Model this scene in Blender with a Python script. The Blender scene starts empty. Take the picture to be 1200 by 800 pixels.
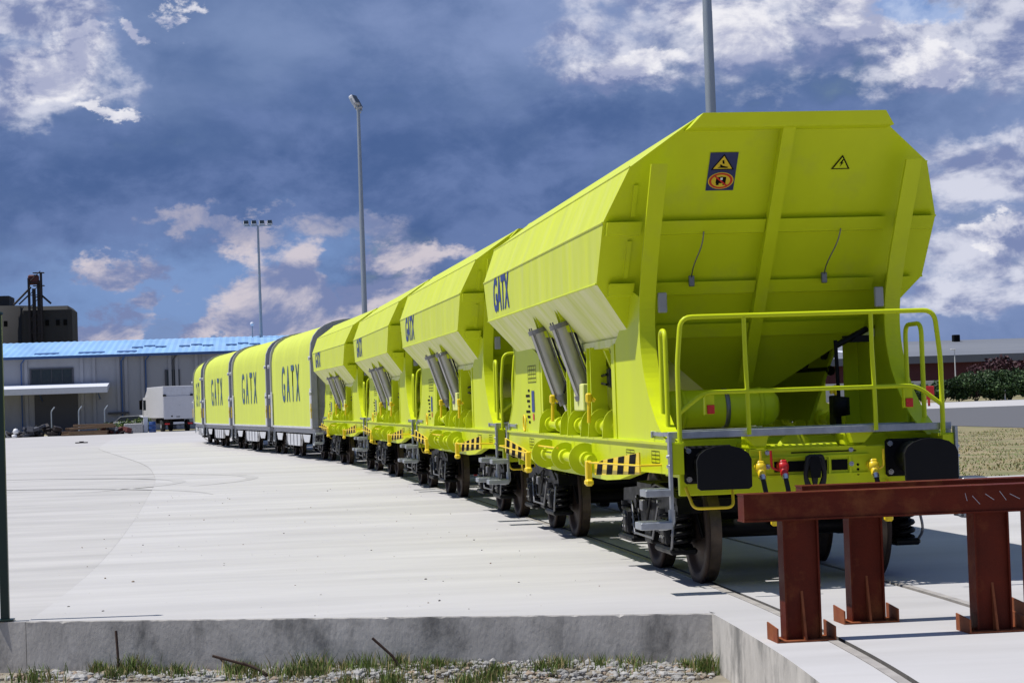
import bpy, math, random
from mathutils import Vector, Matrix, noise
random.seed(7)
R = math.radians
scene = bpy.context.scene
C = scene.collection

# ------------------------------------------------------------------ camera
def cam_basis(yaw, pitch, roll):
    f = Vector((math.sin(yaw)*math.cos(pitch), math.cos(yaw)*math.cos(pitch), math.sin(pitch)))
    r = Vector((math.cos(yaw), -math.sin(yaw), 0))
    u = r.cross(f); c, s = math.cos(roll), math.sin(roll)
    return f, r*c-u*s, r*s+u*c
CAM = Vector((-4.5928, -16.7016, 1.6629))
_f, _r, _u = cam_basis(.121614, .0278457, .0334753)
cd = bpy.data.cameras.new('camera'); cam = bpy.data.objects.new('camera', cd); C.objects.link(cam)
cam.matrix_world = Matrix(((_r.x, _u.x, -_f.x, CAM.x), (_r.y, _u.y, -_f.y, CAM.y), (_r.z, _u.z, -_f.z, CAM.z), (0, 0, 0, 1)))
cd.sensor_width = 36; cd.sensor_fit = 'HORIZONTAL'; cd.lens = 2446.7/1200*36; cd.clip_end = 6000
scene.camera = cam

# ------------------------------------------------------------------ sun
SUN = Vector((-.49, .05, 1.0)).normalized()          # towards the sun
sd = bpy.data.lights.new('sun', 'SUN'); sd.energy = 4.8; sd.angle = R(.53); sd.color = (1, .97, .92)
so = bpy.data.objects.new('sun', sd); C.objects.link(so)
so.rotation_euler = SUN.to_track_quat('Z', 'Y').to_euler()
so.location = (-20, 0, 40)

# ------------------------------------------------------------------ world: Nishita sky with a layer of clouds
world = bpy.data.worlds.new('World'); scene.world = world; world.use_nodes = True
def build_world():
    nt = world.node_tree; nt.nodes.clear()
    N = nt.nodes.new; LK = nt.links.new
    def setin(sock, v):
        if isinstance(v, bpy.types.NodeSocket): LK(v, sock)
        else: sock.default_value = v
    def M(op, a, b=0.0, c=0.0, clamp=False):
        n = N('ShaderNodeMath'); n.operation = op; n.use_clamp = clamp
        setin(n.inputs[0], a); setin(n.inputs[1], b)
        if op in ('MULTIPLY_ADD', 'SMOOTH_MIN', 'SMOOTH_MAX'): setin(n.inputs[2], c)
        return n.outputs[0]
    tc = N('ShaderNodeTexCoord'); sp = N('ShaderNodeSeparateXYZ'); LK(tc.outputs['Generated'], sp.inputs[0])
    el = M('MULTIPLY', M('ARCSINE', M('MINIMUM', M('MAXIMUM', sp.outputs[2], -1), 1)), 57.2958)
    az = M('MULTIPLY', M('ARCTAN2', sp.outputs[0], sp.outputs[1]), 57.2958)
    cv = N('ShaderNodeCombineXYZ'); LK(az, cv.inputs[0]); LK(M('MULTIPLY', el, 1.55), cv.inputs[1])
    def noise_(scale, detail, rough, off, dist=0.0):
        mp = N('ShaderNodeMapping'); mp.inputs['Location'].default_value = off; LK(cv.outputs[0], mp.inputs['Vector'])
        n = N('ShaderNodeTexNoise'); n.inputs['Scale'].default_value = scale; n.inputs['Detail'].default_value = detail
        n.inputs['Roughness'].default_value = rough; n.inputs['Distortion'].default_value = dist
        LK(mp.outputs[0], n.inputs['Vector']); return n.outputs['Fac']
    def dens(ox, oy):
        a = noise_(.33, 9, .60, (5.3+ox, 8.1+oy, 2), .35); return a
    d0 = dens(0, 0); d1 = dens(-.35, .75); d2 = dens(-.9, 2.0)
    n1 = noise_(.12, 7, .5, (3.1, 7.7, 0), .3)
    n2 = noise_(.40, 9, .56, (11.3, 2.2, 4), .25)
    n3 = noise_(1.05, 8, .58, (1.3, 5.2, 9), .15)
    wob = M('MULTIPLY_ADD', M('SUBTRACT', n2, .5), 4.2, M('MULTIPLY', M('SUBTRACT', n3, .5), 2.0))
    w1 = noise_(.55, 8, .62, (21, 3, 1)); w2 = noise_(.55, 8, .62, (2, 31, 6))
    azw = M('MULTIPLY_ADD', M('SUBTRACT', w1, .5), 5.2, az); elw = M('MULTIPLY_ADD', M('SUBTRACT', w2, .5), 2.9, el)
    def px(x, y):      # directions of the cloud forms
        d = _f + _r*((x-600)/2446.7) - _u*((y-400)/2446.7); d.normalize()
        return math.degrees(math.atan2(d.x, d.y)), math.degrees(math.asin(d.z))
    def blob(x, y, rx, ry, soft=1.0):
        a, e = px(x, y); rx *= .0234; ry *= .0234
        dx = M('MULTIPLY', M('SUBTRACT', azw, a), 1/rx); dy = M('MULTIPLY', M('SUBTRACT', elw, e), 1/ry)
        d = M('SQRT', M('MULTIPLY_ADD', dx, dx, M('MULTIPLY', dy, dy)))
        return M('SUBTRACT', 1.0, M('MULTIPLY', d, soft))      # 1 in the centre, 0 on the rim, negative outside
    def field(blobs, wamp):
        o = None
        for b in blobs:
            v = blob(*b); o = v if o is None else M('MAXIMUM', o, v)
        return M('MULTIPLY_ADD', wob, wamp, o)
    def step(v, lo, hi):
        n = N('ShaderNodeMapRange'); n.interpolation_type = 'SMOOTHSTEP'; LK(v, n.inputs['Value'])
        n.inputs['From Min'].default_value = lo; n.inputs['From Max'].default_value = hi; return n.outputs['Result']
    def mix(f, a, b):
        n = N('ShaderNodeMix'); n.data_type = 'RGBA'; setin(n.inputs[0], f)
        for s, v in ((n.inputs[6], a), (n.inputs[7], b)):
            if isinstance(v, tuple): s.default_value = (*[c*K for c in v], 1)
            else: LK(v, s)
        return n.outputs[2]
    K = 10.0      # the background runs at 0.1
    sky = N('ShaderNodeTexSky'); sky.sky_type = 'NISHITA'; sky.sun_disc = False
    sky.sun_elevation = math.asin(SUN.z); sky.sun_rotation = math.atan2(SUN.x, SUN.y)
    sky.air_density = 1.0; sky.dust_density = .6; sky.ozone_density = 2.0
    hs = N('ShaderNodeHueSaturation'); hs.inputs['Saturation'].default_value = 1.0; hs.inputs['Value'].default_value = .62
    LK(sky.outputs[0], hs.inputs['Color'])
    base = hs.outputs[0]
    # veil of grey-lavender cloud, modulated by the large noise
    veil = mix(step(M('MULTIPLY_ADD', n2, .35, n1), .52, .84), (.095, .160, .340), (.190, .268, .475))
    col = mix(step(M('MULTIPLY_ADD', wob, .08, n1), .22, .40), base, veil)
    # clear pale blue low on the left, paler haze to the right
    clear = step(field([(190, 335, 270, 90), (330, 290, 170, 60), (620, 390, 300, 40)], .16), -.2, .8)
    col = mix(M('MULTIPLY', clear, .85), col, (.205, .325, .600))
    haze = step(field([(1180, 270, 330, 230), (40, 40, 190, 120), (620, 30, 320, 80)], .22), -.1, 1.0)
    col = mix(M('MULTIPLY', haze, .75), col, (.245, .322, .555))
    # the dark rain bank
    dark = field([(150, 215, 430, 100), (470, 190, 430, 120), (620, 250, 320, 90), (560, 315, 180, 50), (935, 150, 190, 42), (60, 250, 200, 65), (690, 160, 200, 70)], .26)
    dk = mix(step(M('ADD', M('MULTIPLY', M('SUBTRACT', d0, d2), 1.2), M('MULTIPLY', wob, .25)), -.32, .34), (.066, .122, .290), (.138, .205, .415))
    col = mix(M('MULTIPLY', step(dark, -.15, .75), .93), col, dk)
    # cumulus lit by the sun: heaps near the horizon and ragged tops above
    shade = step(M('ADD', M('MULTIPLY_ADD', M('SUBTRACT', d0, d1), 1.5, M('MULTIPLY', M('SUBTRACT', d0, d2), .8)), M('MULTIPLY', M('SUBTRACT', n3, .5), .25)), -.20, .26)
    def cumulus(blobs, wamp, lo, hi, amt, c0, c1, col):
        f = field(blobs, wamp)
        return mix(M('MULTIPLY', step(f, lo, hi), amt), col, mix(shade, c0, c1))
    col = cumulus([(335, 330, 62, 62), (310, 375, 90, 40), (455, 355, 100, 45), (390, 385, 120, 24), (130, 322, 62, 30), (105, 388, 70, 26), (250, 386, 80, 18), (480, 300, 80, 30)], .36, -.02, .42, .92, (.190, .235, .425), (.66, .60, .65), col)
    col = cumulus([(430, 272, 95, 22), (270, 262, 95, 14)], .45, .0, .70, .65, (.235, .275, .455), (.54, .50, .57), col)
    col = cumulus([(850, 30, 190, 85), (745, 85, 100, 34), (1085, 75, 110, 42), (1040, 20, 130, 55), (1180, 40, 100, 90), (40, 90, 105, 62), (40, 15, 120, 40), (1180, 200, 110, 50), (1150, 300, 120, 50), (1130, 345, 100, 35)], .40, -.10, .60, .85, (.20, .245, .44), (.74, .75, .85), col)
    col = cumulus([(865, 32, 110, 48), (745, 82, 62, 22), (1085, 80, 55, 20), (1020, 20, 60, 36), (50, 90, 55, 34), (90, 45, 34, 18), (172, 45, 26, 15), (243, 18, 34, 13), (120, 130, 52, 13), (1160, 275, 45, 15)], .36, -.02, .50, .90, (.42, .45, .62), (.90, .89, .93), col)
    gap = field([(1085, 4, 70, 24)], .9)
    col = mix(M('MULTIPLY', step(gap, .15, .9), .6), col, (.17, .34, .70))
    bg = N('ShaderNodeBackground'); bg.inputs['Strength'].default_value = .1; LK(col, bg.inputs['Color'])
    out = N('ShaderNodeOutputWorld'); LK(bg.outputs[0], out.inputs['Surface'])
build_world()
vs = scene.view_settings; vs.view_transform = 'Standard'; vs.look = 'None'; vs.exposure = 0.0; vs.gamma = 1; vs.use_curve_mapping = False
scene.render.engine = 'CYCLES'
scene.cycles.max_bounces = 6; scene.cycles.diffuse_bounces = 3; scene.cycles.glossy_bounces = 3
world.cycles.sampling_method = 'NONE'

# ------------------------------------------------------------------ materials
MATS = {}
def mat(name, col, rough=.6, metal=0.0, var=.12, vscale=6.0, stretch=(1, 1, 1), bump=0.0, bscale=40.0, dirt=None, dscale=2.0, damt=.5, dlo=.52, dhi=.72, spec=.5, coat=0.0, coords='Object', bstretch=None):
    m = bpy.data.materials.new(name); m.use_nodes = True; nt = m.node_tree; b = nt.nodes['Principled BSDF']
    N = nt.nodes.new; LK = nt.links.new
    b.inputs['Roughness'].default_value = rough; b.inputs['Metallic'].default_value = metal
    b.inputs['Specular IOR Level'].default_value = spec; b.inputs['Coat Weight'].default_value = coat
    tc = N('ShaderNodeTexCoord'); mp = N('ShaderNodeMapping'); mp.inputs['Scale'].default_value = stretch; LK(tc.outputs[coords], mp.inputs[0])
    n = N('ShaderNodeTexNoise'); n.inputs['Scale'].default_value = vscale; n.inputs['Detail'].default_value = 7; n.inputs['Roughness'].default_value = .62; LK(mp.outputs[0], n.inputs['Vector'])
    mr = N('ShaderNodeMapRange'); LK(n.outputs['Fac'], mr.inputs[0]); mr.inputs[1].default_value = .25; mr.inputs[2].default_value = .75; mr.inputs[3].default_value = 1-var; mr.inputs[4].default_value = 1+var
    mx = N('ShaderNodeMix'); mx.data_type = 'RGBA'; mx.blend_type = 'MULTIPLY'; mx.inputs[0].default_value = 1; mx.inputs[6].default_value = (*col, 1); LK(mr.outputs[0], mx.inputs[7])
    o = mx.outputs[2]
    if dirt:
        n2 = N('ShaderNodeTexNoise'); n2.inputs['Scale'].default_value = dscale; n2.inputs['Detail'].default_value = 8; n2.inputs['Roughness'].default_value = .65; LK(mp.outputs[0], n2.inputs['Vector'])
        r2 = N('ShaderNodeMapRange'); LK(n2.outputs['Fac'], r2.inputs[0]); r2.inputs[1].default_value = dlo; r2.inputs[2].default_value = dhi; r2.inputs[3].default_value = 0; r2.inputs[4].default_value = damt
        m2 = N('ShaderNodeMix'); m2.data_type = 'RGBA'; LK(r2.outputs[0], m2.inputs[0]); LK(o, m2.inputs[6]); m2.inputs[7].default_value = (*dirt, 1); o = m2.outputs[2]
    LK(o, b.inputs['Base Color'])
    rr = N('ShaderNodeMapRange'); LK(n.outputs['Fac'], rr.inputs[0]); rr.inputs[1].default_value = .3; rr.inputs[2].default_value = .7; rr.inputs[3].default_value = max(.05, rough-.08); rr.inputs[4].default_value = min(1, rough+.08); LK(rr.outputs[0], b.inputs['Roughness'])
    if bump:
        n3 = N('ShaderNodeTexNoise'); n3.inputs['Scale'].default_value = bscale; n3.inputs['Detail'].default_value = 5
        if bstretch:
            mb = N('ShaderNodeMapping'); mb.inputs['Scale'].default_value = bstretch; LK(tc.outputs[coords], mb.inputs[0]); LK(mb.outputs[0], n3.inputs['Vector'])
        else: LK(mp.outputs[0], n3.inputs['Vector'])
        bp = N('ShaderNodeBump'); bp.inputs['Strength'].default_value = bump; bp.inputs['Distance'].default_value = .02; LK(n3.outputs['Fac'], bp.inputs['Height']); LK(bp.outputs[0], b.inputs['Normal'])
    MATS[name] = m; return m
LIME = (.590, .675, .012)
mat('lime_paint', LIME, .40, var=.08, vscale=1.1, stretch=(1, 1, .45), dirt=(.40, .42, .09), dscale=1.6, damt=.4, dlo=.55, dhi=.78, spec=.22)
mat('lime_skin', (.600, .670, .045), .42, var=.05, vscale=1.2, stretch=(1, 2.5, .5), bump=.25, bscale=1.0, bstretch=(1, 5.5, .6), dirt=(.64, .67, .22), dscale=1.4, damt=.45, dlo=.45, dhi=.75, spec=.22)
mat('lime_dust_bounce', (.60, .66, .10), .62, var=.10, vscale=1.5, stretch=(1, 3, .6), dirt=(.78, .77, .42), dscale=1.2, damt=.9, dlo=.30, dhi=.60, bump=.2, bscale=1.2, bstretch=(1, 6, .6))  # pale dust, lightened further: bounce light off the concrete is put into the colour
mat('lime_tarp', (.56, .63, .075), .62, var=.06, vscale=1.0, stretch=(1, 2, .4), bump=.3, bscale=1.6, bstretch=(1, 3, .5))
mat('galvanised', (.40, .42, .44), .42, .75, var=.22, vscale=9, dirt=(.25, .26, .28), dscale=14, damt=.5)
mat('grey_paint', (.34, .34, .36), .5, var=.12, vscale=2, dirt=(.22, .2, .18), dscale=3, damt=.4)
mat('pale_grey', (.56, .57, .60), .5, var=.1, vscale=3, dirt=(.35, .33, .3), dscale=4, damt=.4)
mat('black_paint', (.005, .005, .006), .45, var=.3, vscale=8, dirt=(.018, .016, .015), dscale=6, damt=.4, spec=.12)
mat('black_rubber', (.010, .010, .011), .5, var=.2, vscale=8, spec=.3)
mat('buffer_black', (.010, .010, .011), .7, var=.2, vscale=5, spec=.15)
mat('wheel_rust', (.034, .019, .012), .7, .1, var=.35, vscale=7, dirt=(.05, .03, .02), dscale=5, damt=.6)
mat('wheel_tread', (.10, .075, .055), .42, .55, var=.3, vscale=12, dirt=(.09, .05, .03), dscale=5, damt=.6)
mat('cylinder_steel', (.46, .45, .42), .36, .55, var=.12, vscale=3)
mat('steel_dark', (.20, .20, .21), .4, .7, var=.15)
mat('steel_bright', (.62, .62, .63), .25, .9, var=.1)
mat('signal_yellow', (.84, .60, .014), .42, var=.08)
mat('signal_red', (.55, .012, .012), .4, var=.08)
mat('lamp_red', (.62, .02, .012), .3, var=.05)
mat('logo_blue', (.020, .045, .19), .5, var=.06)
mat('logo_tarp', (.045, .105, .17), .6, var=.08)
mat('sign_navy', (.016, .022, .12), .45, var=.06)
mat('sign_yellow', (.72, .50, .02), .45, var=.04)
mat('print_black', (.006, .006, .006), .8, var=.1, spec=.1)
mat('white_paint', (.74, .74, .74), .5, var=.06)
mat('red_oxide', (.102, .016, .007), .58, var=.25, vscale=4, dirt=(.200, .062, .020), dscale=3.0, damt=.8, dlo=.52, dhi=.70, bump=.15, bscale=60, spec=.12)
mat('red_oxide_worn', (.24, .075, .03), .7, var=.3, vscale=9, dirt=(.16, .03, .018), dscale=7, damt=.7, spec=.15)
mat('dark_green', (.008, .030, .022), .4, var=.15)
mat('concrete_top', (.468, .455, .452), .88, var=.13, vscale=1.1, stretch=(.20, 1.0, 1), bump=.12, bscale=14, dirt=(.36, .345, .335), dscale=.42, damt=.65, dlo=.46, dhi=.72, coords='Object')
mat('concrete_worn', (.445, .430, .422), .86, var=.15, vscale=1.1, stretch=(.2, 1, 1), bump=.14, bscale=14, dirt=(.33, .32, .31), dscale=.6, damt=.6, dlo=.46, dhi=.72)
mat('tyre_smear', (.425, .412, .406), .85, var=.2, vscale=1.5, dirt=(.45, .44, .43), dscale=1.5, damt=.9, dlo=.42, dhi=.6)
mat('concrete_side', (.50, .475, .44), .92, var=.30, vscale=2.2, stretch=(1.3, 1.3, .75), bump=.16, bscale=26, dirt=(.13, .127, .122), dscale=2.0, damt=.8, dlo=.50, dhi=.66)
mat('concrete_joint', (.40, .39, .38), .9, var=.3, vscale=8)
mat('rail_steel', (.42, .39, .36), .6, .25, var=.2, vscale=5)
mat('groove', (.13, .12, .11), .9, var=.3, vscale=9)
mat('gravel_ground', (.30, .265, .21), .95, var=.3, vscale=4, bump=.8, bscale=16, dirt=(.15, .13, .085), dscale=1.1, damt=.7, dlo=.42, dhi=.62)
mat('rubble_stone', (.33, .32, .305), .9, var=.45, vscale=5, bump=.4, bscale=20)
mat('brown_stone', (.30, .23, .17), .9, var=.3, vscale=6)
mat('dry_grass_ground', (.27, .22, .12), .95, var=.45, vscale=1.6, dirt=(.10, .13, .035), dscale=.8, damt=.75, dlo=.46, dhi=.62, bump=.5, bscale=6)
mat('asphalt', (.105, .105, .112), .9, var=.1, vscale=.6, stretch=(.3, 1, 1))
mat('blade_green', (.120, .175, .030), .7, var=.35, vscale=3)
mat('blade_dry', (.36, .29, .13), .8, var=.3, vscale=3)
mat('leaf_green', (.040, .085, .018), .65, var=.45, vscale=.5)
mat('leaf_dark', (.022, .050, .014), .65, var=.4, vscale=.5)
mat('leaf_maroon', (.050, .014, .020), .7, var=.4, vscale=.5)
mat('bark', (.06, .045, .03), .9, var=.3)
mat('rebar', (.055, .030, .020), .8, var=.3, vscale=20)
mat('cladding', (.33, .34, .375), .6, var=.08, vscale=.35, stretch=(1, 1, .4), dirt=(.23, .23, .25), dscale=.3, damt=.5)
mat('roof_blue', (.26, .46, .74), .45, var=.12, vscale=.4, stretch=(1, .3, 1), dirt=(.36, .5, .72), dscale=.25, damt=.6)
mat('roof_patch', (.035, .10, .26), .4, var=.1)
mat('trim_blue', (.03, .09, .26), .5, var=.1)
mat('window_dark', (.016, .026, .028), .18, var=.2)
mat('door_dark', (.060, .062, .075), .6, var=.15)
mat('awning_white', (.68, .70, .76), .5, var=.05)
mat('silo_concrete', (.036, .035, .035), .9, var=.22, vscale=.25, stretch=(1, 1, .35), dirt=(.022, .021, .021), dscale=.2, damt=.6)
mat('tower_red', (.095, .022, .018), .7, var=.2)
mat('tower_steel', (.028, .022, .022), .6, .3, var=.2)
mat('mast_zinc', (.36, .40, .44), .5, .55, var=.12, vscale=1.0, stretch=(1, 1, .2))
mat('timber', (.185, .115, .065), .85, var=.3, vscale=1.2, stretch=(.3, 1, 3))
mat('truck_white', (.56, .56, .58), .4, var=.06)
mat('tyre', (.012, .012, .012), .8, var=.2)
mat('barrel_blue', (.012, .050, .19), .45, var=.15)
mat('hangar_red', (.075, .012, .018), .7, var=.2, vscale=.2)
mat('hangar_roof', (.15, .16, .185), .75, var=.2, vscale=.1, stretch=(.3, 1, 1), dirt=(.17, .18, .2), dscale=.12, damt=.6)
mat('glass', (.02, .028, .035), .08, var=.1)

# ------------------------------------------------------------------ mesh building
class MB:
    def __init__(s): s.v = []; s.f = []; s.m = []; s.mats = []; s.sm = []
    def mi(s, m):
        m = m if isinstance(m, str) else m.name
        if m not in s.mats: s.mats.append(m)
        return s.mats.index(m)
    def add(s, vs, fs, m, smooth=False):
        o = len(s.v); s.v += [tuple(v) for v in vs]; k = s.mi(m)
        for f in fs: s.f.append([i+o for i in f]); s.m.append(k); s.sm.append(smooth)
        return s
    def box(s, x0, x1, y0, y1, z0, z1, m, ch=0.0):
        if ch <= 0:
            vs = [(x, y, z) for z in (z0, z1) for y in (y0, y1) for x in (x0, x1)]
            return s.add(vs, [(0, 2, 3, 1), (4, 5, 7, 6), (0, 1, 5, 4), (2, 6, 7, 3), (0, 4, 6, 2), (1, 3, 7, 5)], m)
        ch = min(ch, .45*min(x1-x0, y1-y0, z1-z0))
        lo, hi = (x0, y0, z0), (x1, y1, z1); vs = []; idx = {}
        for sx in (0, 1):
            for sy in (0, 1):
                for sz in (0, 1):
                    for a in range(3):
                        p = []
                        for k, sg in enumerate((sx, sy, sz)):
                            e = hi[k] if sg else lo[k]
                            if k != a: e += -ch if sg else ch
                            p.append(e)
                        idx[(sx, sy, sz, a)] = len(vs); vs.append(p)
        fs = []
        for a in range(3):
            b, c = (a+1) % 3, (a+2) % 3
            for sg in (0, 1):
                q = []
                for sb, sc in ((0, 0), (1, 0), (1, 1), (0, 1)):
                    k = [0, 0, 0]; k[a] = sg; k[b] = sb; k[c] = sc; q.append(idx[(*k, a)])
                fs.append(q if sg else q[::-1])
                # edges between face a(sg) and face b(sb) along c
                for sb in (0, 1):
                    k0 = [0, 0, 0]; k0[a] = sg; k0[b] = sb; k1 = list(k0); k0[c] = 0; k1[c] = 1
                    q = [idx[(*k0, a)], idx[(*k1, a)], idx[(*k1, b)], idx[(*k0, b)]]
                    fs.append(q if sg == sb else q[::-1])
        for sx in (0, 1):
            for sy in (0, 1):
                for sz in (0, 1):
                    q = [idx[(sx, sy, sz, 0)], idx[(sx, sy, sz, 1)], idx[(sx, sy, sz, 2)]]
                    fs.append(q if (sx+sy+sz) % 2 else q[::-1])
        return s.add(vs, fs, m)
    def prism(s, pts, axis, a, b, m):
        """pts: 2-D outline; axis 0: (y,z) along x, 1: (x,z) along y, 2: (x,y) along z"""
        n = len(pts)
        def P(p, t): return (t, p[0], p[1]) if axis == 0 else ((p[0], t, p[1]) if axis == 1 else (p[0], p[1], t))
        vs = [P(p, a) for p in pts]+[P(p, b) for p in pts]
        fs = [tuple(range(n-1, -1, -1)), tuple(range(n, 2*n))]+[(i, (i+1) % n, n+(i+1) % n, n+i) for i in range(n)]
        return s.add(vs, fs, m)
    def tube(s, path, r, m, n=8, cap=True, r2=None):
        pts = [Vector(p) for p in path]; k = len(pts); vs = []; prev = None
        for i, p in enumerate(pts):
            t = (pts[min(i+1, k-1)]-pts[max(i-1, 0)]).normalized()
            if prev is None:
                a = Vector((0, 0, 1)) if abs(t.z) < .9 else Vector((1, 0, 0)); u = t.cross(a).normalized()
            else: u = (prev-t*prev.dot(t)).normalized()
            prev = u; w = t.cross(u); rr = r if r2 is None else r+(r2-r)*i/max(1, k-1)
            for j in range(n):
                an = 2*math.pi*j/n; vs.append(p+u*(rr*math.cos(an))+w*(rr*math.sin(an)))
        fs = [(i*n+j, i*n+(j+1) % n, (i+1)*n+(j+1) % n, (i+1)*n+j) for i in range(k-1) for j in range(n)]
        s.add(vs, fs, m, True)
        if cap: s.add([vs[j] for j in range(n)], [tuple(range(n-1, -1, -1))], m); s.add([vs[(k-1)*n+j] for j in range(n)], [tuple(range(n))], m)
        return s
    def cyl(s, a, b, r, m, n=16, r2=None): return s.tube([a, b], r, m, n, True, r2)
    def lathe(s, prof, c, axis, m, n=28, smooth=True):
        """prof: (radius, offset along axis) open or closed line"""
        vs = []; k = len(prof)
        for r, h in prof:
            for j in range(n):
                a = 2*math.pi*j/n; p = [0, 0, 0]; p[axis] = h; p[(axis+1) % 3] = r*math.cos(a); p[(axis+2) % 3] = r*math.sin(a)
                vs.append((p[0]+c[0], p[1]+c[1], p[2]+c[2]))
        fs = [(i*n+j, i*n+(j+1) % n, (i+1)*n+(j+1) % n, (i+1)*n+j) for i in range(k-1) for j in range(n)]
        return s.add(vs, fs, m, smooth)
    def helix(s, c, r, h, turns, wr, m, n=6, seg=14):
        path = [(c[0]+r*math.cos(2*math.pi*t/seg), c[1]+r*math.sin(2*math.pi*t/seg), c[2]+h*t/(turns*seg)) for t in range(int(turns*seg)+1)]
        return s.tube(path, wr, m, n)
    def quad(s, p, m): return s.add(p, [tuple(range(len(p)))], m)
    def build(s, name, parent=None, origin=None):
        me = bpy.data.meshes.new(name)
        vs = s.v
        if origin: vs = [(a-origin[0], b-origin[1], c-origin[2]) for a, b, c in vs]
        me.from_pydata(vs, [], s.f)
        for m in s.mats: me.materials.append(MATS[m])
        me.polygons.foreach_set('material_index', s.m); me.polygons.foreach_set('use_smooth', s.sm); me.update()
        o = bpy.data.objects.new(name, me); C.objects.link(o)
        if origin: o.location = origin
        if parent: o.parent = parent
        return o
def fillet(pts, r, n=5):
    P = [Vector(p) for p in pts]; out = [P[0]]
    for i in range(1, len(P)-1):
        a, b, c = P[i-1], P[i], P[i+1]; u = (a-b).normalized(); w = (c-b).normalized()
        k = min(r, (a-b).length*.45, (c-b).length*.45)
        for j in range(n+1):
            t = j/n; out.append((b+u*k)*(1-t)**2+b*2*t*(1-t)+(b+w*k)*t*t)
    return out+[P[-1]]
def tag(o, label, cat, group=None):
    o['label'] = label; o['category'] = cat
    if group: o['group'] = group
    return o
def empty(name, loc=(0, 0, 0), rz=0):
    o = bpy.data.objects.new(name, None); C.objects.link(o); o.location = loc; o.rotation_euler = (0, 0, rz); o.empty_display_size = .3; return o
def struct(o, kind='structure'): o['kind'] = kind; return o
KIDS = {}
def copy_tree(o, parent=None):
    c = o.copy(); C.objects.link(c); c.parent = parent
    for ch in list(o.children): copy_tree(ch, c)
    return c
def text_mesh(s, size, m, bold=0.0, extrude=0.0, spacing=1.0, xs=1.0):
    cu = bpy.data.curves.new('lettering', 'FONT'); cu.body = s; cu.size = size; cu.offset = bold; cu.extrude = extrude
    cu.align_x = 'CENTER'; cu.align_y = 'CENTER'; cu.space_character = spacing; cu.resolution_u = 3
    ob = bpy.data.objects.new('lettering', cu); C.objects.link(ob)
    dg = bpy.context.evaluated_depsgraph_get(); me = bpy.data.meshes.new_from_object(ob.evaluated_get(dg))
    bpy.data.objects.remove(ob); bpy.data.curves.remove(cu)
    me.materials.clear(); me.materials.append(MATS[m])
    for v in me.vertices: v.co.x *= xs
    return me

# ------------------------------------------------------------------ track line (plan), seen from above
TP = [(-14, -1.35), (-5.2, -.28), (-1.8, -.05), (1.0, .0), (6, .0), (12.2, -.14), (23.6, -.46), (34, -.80), (42, -1.27), (47.5, -1.68), (53, -2.22), (59, -2.92), (70.5, -4.32), (82, -5.68), (88, -6.15), (94, -6.48), (108, -7.1), (125, -7.7)]
def xt(y):
    for i in range(len(TP)-1):
        if y <= TP[i+1][0] or i == len(TP)-2: break
    def sl(k):
        a, b = max(0, k-1), min(len(TP)-1, k+1); return (TP[b][1]-TP[a][1])/(TP[b][0]-TP[a][0])
    (y0, x0), (y1, x1) = TP[i], TP[i+1]; h = y1-y0; t = (y-y0)/h
    return x0*(2*t**3-3*t*t+1)+h*sl(i)*(t**3-2*t*t+t)+x1*(-2*t**3+3*t*t)+h*sl(i+1)*(t**3-t*t)

# ------------------------------------------------------------------ the setting
def ground_z(x, y):
    t = min(1, max(0, (y-6)/12)); t = t*t*(3-2*t)
    z = -.43*(1-t)-.035*t
    if y < 6: z += .025*noise.noise(Vector((x*.9, y*.9, 0)))+.012*noise.noise(Vector((x*4, y*4, 3)))
    return z
def build_ground():
    b = MB()
    def axis(lo, hi, a, bb, fine):
        v = []; t = a
        while t < bb+1e-6: v.append(t); t += fine
        st = fine; t = a
        while t > lo: st *= 1.5; t -= st; v.insert(0, max(t, lo))
        st = fine; t = v[-1]
        while t < hi: st *= 1.5; t += st; v.append(min(t, hi))
        return v
    xs = axis(-3000, 3000, -11, 12, .25); ys = axis(-60, 5200, -9, 24, .25)
    vs = [(x, y, ground_z(x, y)) for y in ys for x in xs]; n = len(xs)
    me = []
    fs = [(j*n+i, j*n+i+1, (j+1)*n+i+1, (j+1)*n+i) for j in range(len(ys)-1) for i in range(n-1)]
    near = [f for f in fs if vs[f[0]][1] < 14]; far = [f for f in fs if vs[f[0]][1] >= 14]
    b.add(vs, near, 'gravel_ground', True); o = len(b.v)
    k = b.mi('dry_grass_ground')
    for f in far: b.f.append(list(f)); b.m.append(k); b.sm.append(True)
    struct(b.build('ground'))
build_ground()

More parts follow.
